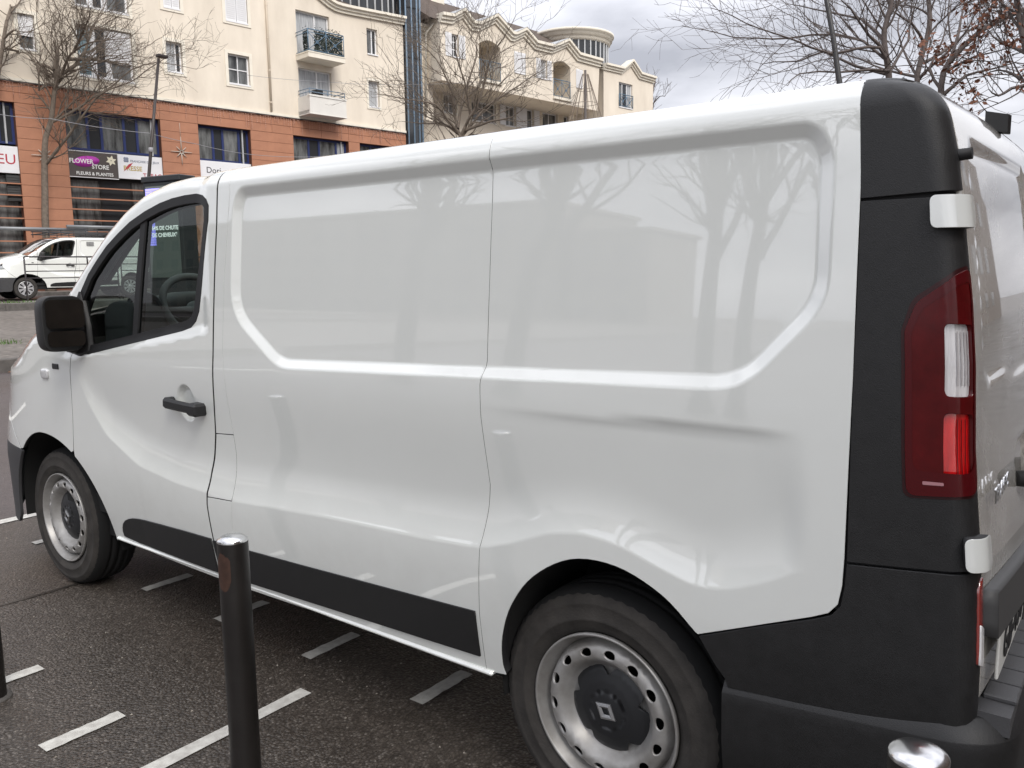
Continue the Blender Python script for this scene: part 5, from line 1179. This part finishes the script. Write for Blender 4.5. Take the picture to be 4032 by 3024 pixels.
LIMBS = {
 'left': [[(-31.83, 12.7, 3.18), (-31.96, 12.85, 4.59), (-32.05, 12.97, 5.7), (-32.08, 13.1, 6.6), (-31.97, 13.29, 7.19), (-31.95, 13.49, 8.25), (-31.9, 13.59, 8.6)], [(-31.9, 13.59, 8.6), (-32.22, 13.69, 9.16), (-32.42, 13.93, 9.94), (-32.81, 13.97, 10.43), (-33.39, 13.92, 11.28), (-33.8, 13.99, 12.0), (-34.13, 14.1, 12.6)], [(-31.9, 13.59, 8.6), (-31.42, 13.65, 9.03), (-31.0, 13.65, 9.37), (-30.53, 13.66, 9.54), (-29.85, 13.84, 9.74), (-29.08, 14.04, 9.73), (-27.98, 14.51, 9.72)], [(-31.93, 13.58, 8.68), (-32.54, 14.0, 9.68), (-33.15, 14.43, 10.71), (-33.8, 14.83, 11.77), (-34.5, 15.19, 12.86)], [(-31.99, 13.0, 5.61), (-31.61, 13.15, 6.01), (-31.1, 13.42, 6.53), (-30.57, 13.73, 7.21), (-30.02, 14.07, 7.88), (-29.47, 14.32, 8.17), (-28.73, 14.72, 8.37), (-28.19, 14.98, 8.7), (-27.66, 15.22, 8.98), (-27.16, 15.43, 9.21)], [(-31.97, 13.28, 7.15), (-31.73, 13.7, 7.42), (-31.44, 14.19, 7.79), (-31.27, 14.57, 8.16), (-31.09, 14.94, 8.4), (-30.92, 15.33, 8.74), (-30.61, 15.85, 9.29), (-30.08, 16.5, 9.58), (-29.65, 17.01, 9.52), (-29.07, 17.63, 9.37)], [(-31.93, 13.55, 8.51), (-31.95, 13.23, 8.55), (-31.88, 12.93, 8.24), (-31.71, 12.88, 8.94), (-31.75, 12.62, 9.38), (-31.94, 12.21, 9.65)], [(-31.76, 13.76, 8.93), (-31.65, 14.44, 9.62), (-31.71, 15.11, 11.02), (-31.86, 15.6, 11.75), (-32.08, 16.04, 12.49)], [(-32.01, 13.59, 9.07), (-32.65, 13.52, 9.36), (-33.61, 13.2, 9.53), (-34.41, 12.93, 9.35)], [(-31.48, 14.11, 9.74), (-29.98, 13.97, 10.54), (-28.78, 13.49, 10.68)], [(-31.63, 13.95, 9.49), (-31.56, 15.05, 9.63), (-31.47, 16.14, 9.64), (-31.7, 16.98, 9.65)]],
 'edge': [[(-32.37, 11.0, 3.16), (-32.55, 11.36, 6.0), (-32.55, 11.75, 8.23), (-32.51, 11.94, 9.14), (-32.47, 12.1, 9.92), (-32.43, 12.26, 10.62)], [(-32.43, 12.26, 10.62), (-32.78, 12.57, 11.23), (-33.34, 12.73, 11.86)], [(-32.48, 12.11, 9.96), (-31.87, 12.24, 10.2), (-31.33, 12.22, 9.95), (-31.07, 11.96, 9.46)], [(-32.43, 12.26, 10.62), (-32.84, 12.84, 11.39), (-33.02, 13.58, 12.0)], [(-32.55, 11.75, 8.23), (-33.4, 11.95, 9.84), (-34.37, 12.09, 11.67)], [(-32.49, 12.05, 9.71), (-32.79, 12.68, 9.72), (-33.22, 13.3, 10.24)]],
 'mid': [[(-18.86, 21.35, 2.79), (-19.06, 21.62, 5.25), (-19.14, 21.71, 6.09), (-19.18, 21.72, 6.33)], [(-19.16, 21.72, 6.23), (-19.42, 21.83, 6.76), (-19.67, 21.94, 7.28), (-19.85, 22.13, 7.92), (-20.22, 22.18, 8.56), (-20.67, 22.17, 9.26), (-21.23, 22.05, 9.82), (-21.49, 22.11, 10.02)], [(-19.15, 21.73, 6.28), (-18.82, 21.89, 6.98), (-18.47, 22.03, 7.53), (-18.26, 22.11, 8.27), (-18.08, 22.12, 8.8), (-17.77, 22.22, 9.28), (-17.43, 22.34, 9.7), (-17.14, 22.44, 10.22)], [(-19.14, 21.73, 6.23), (-19.04, 22.06, 6.6), (-18.72, 22.64, 7.36), (-18.36, 23.17, 7.78), (-18.01, 23.71, 8.2), (-17.53, 24.36, 8.73), (-17.32, 24.77, 9.01)], [(-19.25, 21.7, 6.58), (-19.4, 22.21, 7.77), (-19.35, 22.91, 9.24), (-19.61, 23.24, 9.93), (-19.7, 23.68, 10.52), (-19.64, 24.29, 11.39)], [(-19.24, 21.69, 6.43), (-19.34, 21.21, 6.86), (-19.42, 20.74, 7.28), (-19.93, 19.9, 7.4), (-20.34, 19.12, 7.48)], [(-19.17, 21.72, 6.31), (-19.97, 21.7, 6.8), (-20.74, 21.63, 6.88), (-21.76, 21.38, 7.06)], [(-19.09, 21.81, 6.48), (-18.11, 22.19, 6.75), (-17.33, 22.38, 6.83), (-16.73, 22.48, 7.19)], [(-18.93, 22.03, 7.01), (-18.89, 21.78, 7.92), (-18.95, 21.43, 8.76), (-18.84, 21.18, 9.39), (-18.44, 21.1, 9.76)]],
 'r1': [[(-2.24, 12.34, 1.93), (-2.4, 12.56, 3.89), (-2.46, 12.62, 4.5), (-2.52, 12.62, 4.8), (-2.56, 12.65, 5.12), (-2.51, 12.75, 5.48), (-2.52, 12.81, 5.85)], [(-2.46, 12.62, 4.53), (-2.56, 12.41, 4.83), (-2.8, 12.02, 4.78), (-3.04, 11.63, 4.67), (-3.26, 11.28, 4.75), (-3.43, 10.97, 4.83), (-3.76, 10.55, 4.94), (-4.0, 10.2, 5.08), (-4.19, 9.87, 5.15)], [(-2.49, 12.63, 4.67), (-2.85, 12.59, 5.01), (-3.3, 12.45, 5.17), (-3.87, 12.19, 5.15), (-4.33, 12.02, 5.19), (-4.72, 11.92, 5.26), (-5.17, 11.78, 5.42), (-5.54, 11.7, 5.54)], [(-2.44, 12.62, 4.45), (-2.91, 12.44, 4.61), (-3.36, 12.29, 4.87), (-3.7, 12.17, 4.78), (-4.07, 12.04, 4.79), (-4.27, 12.04, 4.79)], [(-2.45, 12.62, 4.48), (-2.33, 13.2, 5.07), (-2.4, 13.61, 5.53), (-2.38, 14.1, 6.09)], [(-2.52, 12.62, 4.8), (-2.67, 12.2, 5.0), (-2.83, 11.79, 5.3), (-2.99, 11.37, 5.5)], [(-2.45, 12.63, 4.5), (-2.57, 12.05, 4.44), (-2.83, 11.35, 4.34), (-3.15, 10.6, 4.22), (-3.14, 10.09, 3.98)], [(-2.54, 12.64, 4.97), (-3.01, 12.95, 5.45), (-3.75, 13.03, 5.76), (-4.32, 13.23, 6.01)]],
 'r2': [[(-2.36, 14.81, 1.98), (-2.53, 15.07, 4.25), (-2.59, 15.13, 4.9), (-2.5, 15.32, 5.55), (-2.49, 15.4, 5.94), (-2.56, 15.42, 6.39)], [(-2.57, 15.13, 4.81), (-2.3, 15.06, 5.03), (-1.94, 15.08, 5.35), (-1.7, 15.0, 5.71), (-1.51, 14.88, 6.0)], [(-2.58, 15.14, 4.87), (-2.82, 15.4, 5.23), (-3.08, 15.69, 5.83), (-3.14, 16.11, 6.33), (-3.1, 16.6, 6.79)], [(-2.56, 15.19, 5.09), (-2.31, 15.72, 5.34), (-2.03, 16.29, 5.77), (-1.74, 16.85, 6.04), (-1.32, 17.51, 6.3)], [(-2.52, 15.28, 5.43), (-2.64, 14.72, 5.69), (-2.77, 14.13, 5.77), (-2.99, 13.47, 5.91)], [(-2.57, 15.14, 4.84), (-3.16, 15.37, 5.1), (-3.68, 15.66, 5.41), (-4.21, 15.93, 5.69)]],
 'r3': [[(-1.39, 11.71, 1.88), (-1.52, 11.89, 3.47), (-1.57, 11.95, 4.06), (-1.5, 12.06, 4.4), (-1.19, 12.38, 4.82), (-0.9, 12.64, 5.02), (-0.55, 12.94, 5.22)], [(-1.57, 11.95, 4.01), (-1.79, 12.23, 4.4), (-1.73, 12.73, 4.87), (-1.75, 13.18, 5.37), (-1.81, 13.6, 5.8)], [(-1.53, 12.02, 4.26), (-1.25, 11.91, 4.35), (-0.95, 11.81, 4.39), (-0.57, 11.76, 4.4)], [(-1.51, 12.05, 4.37), (-1.48, 12.5, 4.9), (-1.51, 12.9, 5.3), (-1.45, 13.35, 5.67)], [(-1.56, 11.94, 3.92), (-1.35, 12.54, 4.26), (-1.13, 13.12, 4.41), (-0.9, 13.71, 4.58), (-0.64, 14.29, 4.59)], [(-1.19, 12.38, 4.82), (-1.18, 13.11, 5.31), (-1.17, 13.82, 5.73)]],
 'r4': [[(-0.16, 11.31, 1.42), (-0.3, 11.49, 3.08), (-0.37, 11.57, 3.91), (-0.5, 11.55, 4.33), (-0.6, 11.54, 4.75), (-0.66, 11.56, 5.08)], [(-0.37, 11.56, 3.83), (-0.63, 11.73, 4.02), (-0.85, 11.93, 4.17), (-1.06, 12.11, 4.16)], [(-0.37, 11.57, 3.87), (-0.58, 11.13, 3.75), (-0.67, 10.78, 3.63), (-0.74, 10.48, 3.67)], [(-0.48, 11.55, 4.27), (-0.81, 11.85, 4.48), (-1.07, 12.21, 4.81)]],
 'far': [[(-29.13, 54.94, 7.01), (-29.59, 55.48, 12.09), (-29.68, 55.62, 13.31), (-29.65, 55.87, 14.62), (-29.58, 56.03, 15.23)], [(-29.69, 55.64, 13.51), (-30.27, 55.83, 14.21), (-30.92, 55.96, 14.91)], [(-29.67, 55.64, 13.41), (-29.05, 55.72, 14.03), (-28.54, 55.59, 13.94)], [(-29.66, 55.6, 13.1), (-30.34, 55.55, 13.38), (-31.67, 55.0, 13.67), (-32.71, 54.73, 14.26)]],
}
# ------------------------------------------------------------------ bare winter trees
M_bark = mat('bark', (.14, .112, .088), rough=.9, var=.3, vscale=9, bump=.4, bscale=30)
M_bark2 = mat('bark_dark', (.12, .098, .09), rough=.9, var=.3, vscale=9)
def bare_tree(name, limbs, r0, label, seed, m, twig=.006, dens=1.0, lvl=3, spread=1.0, leaves=0, group='bare street trees'):
    rs = random.Random(seed); base = Vector(limbs[0][0]); T = empty(name, (base.x, base.y, base.z), 0, label, 'tree', group)
    trunk = MB(); crown = MB(); tips = []
    def vrand(): return Vector((rs.gauss(0, 1), rs.gauss(0, 1), rs.gauss(0, 1))).normalized()
    def twigs(p, d, r, L, level):
        n = max(3, int(L / .16)); n = min(n, 9); pts = [p]; q = p.copy(); dd = d.copy(); st = L / n; kids = []
        for i in range(n):
            dd = (dd + vrand() * .23 + Vector((0, 0, .055))).normalized(); q = q + dd * st; pts.append(q.copy())
            if level < lvl and rs.random() < (.72, .60, .42)[min(level, 3) - 1] * dens: kids.append((q.copy(), dd.copy(), i / n))
        rad = [max(twig * .6, r * (1 - .75 * k / n)) for k in range(n + 1)]
        crown.tube(pts, rad, n=4 if r > .012 else 3, cap=False); tips.append(pts[-1])
        for (kp, kd, f) in kids:
            ax = vrand(); side = (kd.cross(ax)).normalized(); a = rs.uniform(.45, .95); nd = (kd * math.cos(a) + side * math.sin(a)).normalized()
            twigs(kp, nd, max(twig, r * .55), L * rs.uniform(.42, .70) * (1 - .3 * f), level + 1)
    for li, pl in enumerate(limbs):
        P_ = [Vector(p) - base for p in pl]
        # smooth the traced limb and give it small kinks
        pts = []
        for i in range(len(P_) - 1):
            a, b_ = P_[i], P_[i + 1]; k = max(2, int((b_ - a).length / .3)); p0 = P_[max(0, i - 1)]; p3 = P_[min(len(P_) - 1, i + 2)]
            for j in range(k):
                t = j / k; pts.append(.5 * ((2 * a) + (b_ - p0) * t + (2 * p0 - 5 * a + 4 * b_ - p3) * t * t + (3 * a - p0 - 3 * b_ + p3) * t ** 3) + (vrand() * .012 if li else Vector()))
        pts.append(P_[-1]); n = len(pts)
        ra = r0 if li == 0 else r0 * rs.uniform(.42, .58); rb = r0 * .55 if li == 0 else twig * 1.3
        rad = [ra + (rb - ra) * (k / (n - 1)) ** (.8 if li else 1.4) for k in range(n)]
        if li == 0: rad[0] *= 1.5; (trunk).tube(pts, rad, n=10)
        else: crown.tube(pts, rad, n=6, cap=False)
        tot = sum((pts[k + 1] - pts[k]).length for k in range(n - 1))
        for k in range(1, n):
            if li == 0 and k < n * .75: continue
            d = (pts[k] - pts[k - 1]).normalized(); cnt = 1 if rs.random() < .85 * dens else 0
            if rs.random() < .45 * dens: cnt += 1
            for _ in range(cnt):
                ax = vrand(); side = d.cross(ax).normalized(); a = rs.uniform(.5, 1.1); nd = (d * math.cos(a) + side * math.sin(a) + Vector((0, 0, .15))).normalized()
                twigs(pts[k], nd, max(twig, rad[k] * .5), rs.uniform(.7, 1.6) * spread * (1.15 - .55 * k / n), 1)
    trunk.build('trunk', m, T); crown.build('crown', m, T)
    if leaves:
        lf = MB()
        for _ in range(leaves):
            c = rs.choice(tips) + vrand() * .08; a = vrand(); u = a.cross(vrand()).normalized(); r = rs.uniform(.025, .05)
            lf.add([c - u * r, c + a * r * .5, c + u * r, c - a * r * .5], [(0, 1, 2, 3)])
        lf.build('dead_foliage', mat('brown_leaf', (.20, .085, .05), rough=.8, var=.35, vscale=12), T, kind='stuff')
    return T
def to_ground(l, z):
    l = [list(map(tuple, q)) for q in l]; p = l[0][0]; l[0] = [(p[0], p[1], z)] + l[0][1:] if p[2] < z + .6 else [(p[0], p[1], z)] + l[0]; return l
bare_tree('bare_tree', to_ground(LIMBS['left'], .93), .140, 'slender bare tree before the FLOWER STORE sign, its right limb crossing the lamp post', 1, M_bark, twig=.0065, dens=.85, lvl=3, spread=1.7)
bare_tree('bare_tree', to_ground(LIMBS['edge'], .93), .11, 'bare tree whose branches just enter at the upper left edge', 2, M_bark, twig=.0065, dens=.8, lvl=3, spread=1.4)
bare_tree('bare_tree', to_ground(LIMBS['mid'], .5), .12, 'spreading bare tree in front of the gabled building above the van roof', 3, M_bark, twig=.0068, dens=.75, lvl=3, spread=1.9)
bare_tree('bare_tree', to_ground(LIMBS['r1'], 0), .062, 'bare tree behind the lamp mast with long limbs reaching left over the van roof', 4, M_bark2, twig=.0034, dens=.84, lvl=3, spread=1.25)
bare_tree('bare_tree', to_ground(LIMBS['r2'], 0), .066, 'bare tree rising behind the black rear roof corner of the van', 5, M_bark2, twig=.004, dens=.84, lvl=3, spread=1.4)
bare_tree('bare_tree', to_ground(LIMBS['r3'], 0), .055, 'bare tree leaning right above the rear doors of the van', 6, M_bark2, twig=.0032, dens=.84, lvl=3, spread=1.25)
bare_tree('bare_tree', to_ground(LIMBS['r4'], 0), .06, 'tree with clinging brown dead leaves at the right edge', 7, M_bark2, twig=.004, dens=.9, lvl=3, spread=.9, leaves=1500)
bare_tree('bare_tree', to_ground(LIMBS['far'], .9), .10, 'small distant bare tree beside the end building', 8, M_bark2, twig=.014, dens=.7, lvl=2, spread=1.6)
# ------------------------------------------------------------------ second van across the street
V2 = copy_tree(VAN, None, skip=('wheel', 'plate_lettering', 'model_badge'))
V2.name = 'parked_work_van'; V2.location = SF(-12.36, -6.10, .797); V2.rotation_euler = (0, 0, SROT); V2['label'] = 'white work van with roof rack and pipe tube parked across the street'
for x, y, s in ((0, .066, 1), (-3.098, .072, 1), (0, .066, -1), (-3.098, .072, -1)): make_wheel(V2, x, y, 'trim', s)
O = Vector(OR); RK = MB(); M_alu = mat('rack_grey', (.20, .21, .22), rough=.45, metal=.4)
for y in (.20, 1.756):
    for z, r_ in ((2.03, .018), (2.12, .018)): RK.tube([Vector((-2.35, y, z)) - O, Vector((.55, y, z)) - O], r_, n=8)
for x in np.arange(-2.3, .6, .36): RK.tube([Vector((x, .20, 1.93)) - O, Vector((x, .20, 2.12)) - O], .014, n=6); RK.tube([Vector((x, 1.756, 1.93)) - O, Vector((x, 1.756, 2.12)) - O], .014, n=6); RK.tube([Vector((x, .20, 2.03)) - O, Vector((x, 1.756, 2.03)) - O], .016, n=6)
RK.build('roof_rack', mat('rack_black', (.03, .03, .033), rough=.5), V2)
b = MB(); b.tube([Vector((-4.3, .34, 2.14)) - O, Vector((-1.1, .34, 2.14)) - O], .055, n=14); b.build('pipe_tube', M_alu, V2)
b = MB(); b.tube([Vector((-1.75, .24, 2.24)) - O, Vector((.6, .24, 2.24)) - O], .05, n=12); b.build('pipe_tube', M_alu, V2)
b = MB(); b.box(-1.28, -1.06, .012, .02, 1.64, 1.76); b.v = [tuple(Vector(v) - O) for v in b.v]; b.build('side_sticker', mat('sticker_grey', (.22, .22, .22), rough=.4, var=.4, vscale=20), V2)
b = MB(); superell(b, (-3.0, .9, 1.36), (.10, .35, .035), OR, .7, .7); b.build('green_cloth', mat('green_cloth', (.02, .25, .12), rough=.8), V2)
# ------------------------------------------------------------------ what stands behind the photographer (mirrored in the paint)
M_beige = mat('beige_render', (.16, .145, .13), rough=.85, var=.1, vscale=.4); M_brown = mat('brown_brick', (.17, .12, .09), rough=.85, var=.2, vscale=3)
def block(name, x0, x1, y0, y1, h, label, m, face='y', storey=2.8, pitch=3.2):
    r = empty(name, ((x0 + x1) / 2, (y0 + y1) / 2, 0), 0, label, 'building'); cx, cy = (x0 + x1) / 2, (y0 + y1) / 2
    b = MB(); b.box(x0 - cx, x1 - cx, y0 - cy, y1 - cy, 0, h); b.box(x0 - cx - .3, x1 - cx + .3, y0 - cy - .3, y1 - cy + .3, h, h + .4); b.build('wall', m, r)
    n = int(((x1 - x0) if face == 'y' else (y1 - y0)) / pitch); fl = int(h / storey); me = None
    for i in range(n):
        for k in range(fl):
            if me is None:
                w = MB()
                if face == 'y': w.box(-.65, .65, -.05, .04, 0, 1.5)
                else: w.box(-.04, .05, -.65, .65, 0, 1.5)
                o = w.build('window', M_pane, r); me = o.data
            else: o = bpy.data.objects.new('window', me); COL.objects.link(o); o.parent = r
            o.location = (x0 - cx + pitch * (i + .5), y1 - cy, .9 + k * storey) if face == 'y' else (x0 - cx, y0 - cy + pitch * (i + .5), .9 + k * storey)
    return r
block('opposite_building', -95, -37, -66, -52, 12.5, 'long beige building out of frame, mirrored in the van side as a dark band', M_beige)
block('opposite_building', -36, -29, -62, -54, 9.5, 'small beige block out of frame, mirrored in the van side', M_beige)
block('brick_building', 12.5, 24, -7, 60, 15, 'brown brick building out of frame, placed to shade the van rear doors', M_brown, face='x')  # unseen; distance and height set to hold sky and sun off the van
def gen_limbs(x, y, h, lean, seed):
    rs = random.Random(seed); out = [[(x, y, 0), (x + lean * .25, y, h * .25), (x + lean * .6, y + .05, h * .42)]]; c = out[0][-1]
    for k in range(6):
        a = k * 1.05 + rs.uniform(-.3, .3); R = rs.uniform(1.2, 2.4); z = c[2]; q = [(c[0], c[1], z - .15 * k)]
        for j in (1, 2, 3): q.append((c[0] + R * math.cos(a) * j / 3 * (1 + .1 * j) + rs.uniform(-.15, .15) + lean * .12 * j, c[1] + R * math.sin(a) * j / 3 + rs.uniform(-.15, .15), z - .15 * k + (h - z) * (j / 3) ** .8 * rs.uniform(.75, 1.0)))
        out.append(q)
    out.append([c, (c[0] + lean * .3, c[1], c[2] + (h - c[2]) * .5), (c[0] + lean * .5, c[1], h)]); return out
for i, (x, y, h, lean, r_, lab) in enumerate(((-7.9, -7.2, 8, 1.0, .17, 'leaning'), (-5.7, -7.0, 7.5, 1.3, .16, 'forked'), (-3.1, -7.4, 7, .2, .12, 'upright'), (-2.5, -7.0, 7, .35, .10, 'slender'), (-1.3, -8.5, 8, .1, .10, 'thin'))):
    bare_tree('bare_tree', gen_limbs(x, y, h, lean, 30 + i), r_, f'{lab} bare tree behind the photographer, mirrored in the van side panel', 40 + i, mat('bark_wet', (.035, .03, .027), rough=.8), twig=.007, dens=.55, lvl=2, spread=1.2, group='trees behind the photographer')
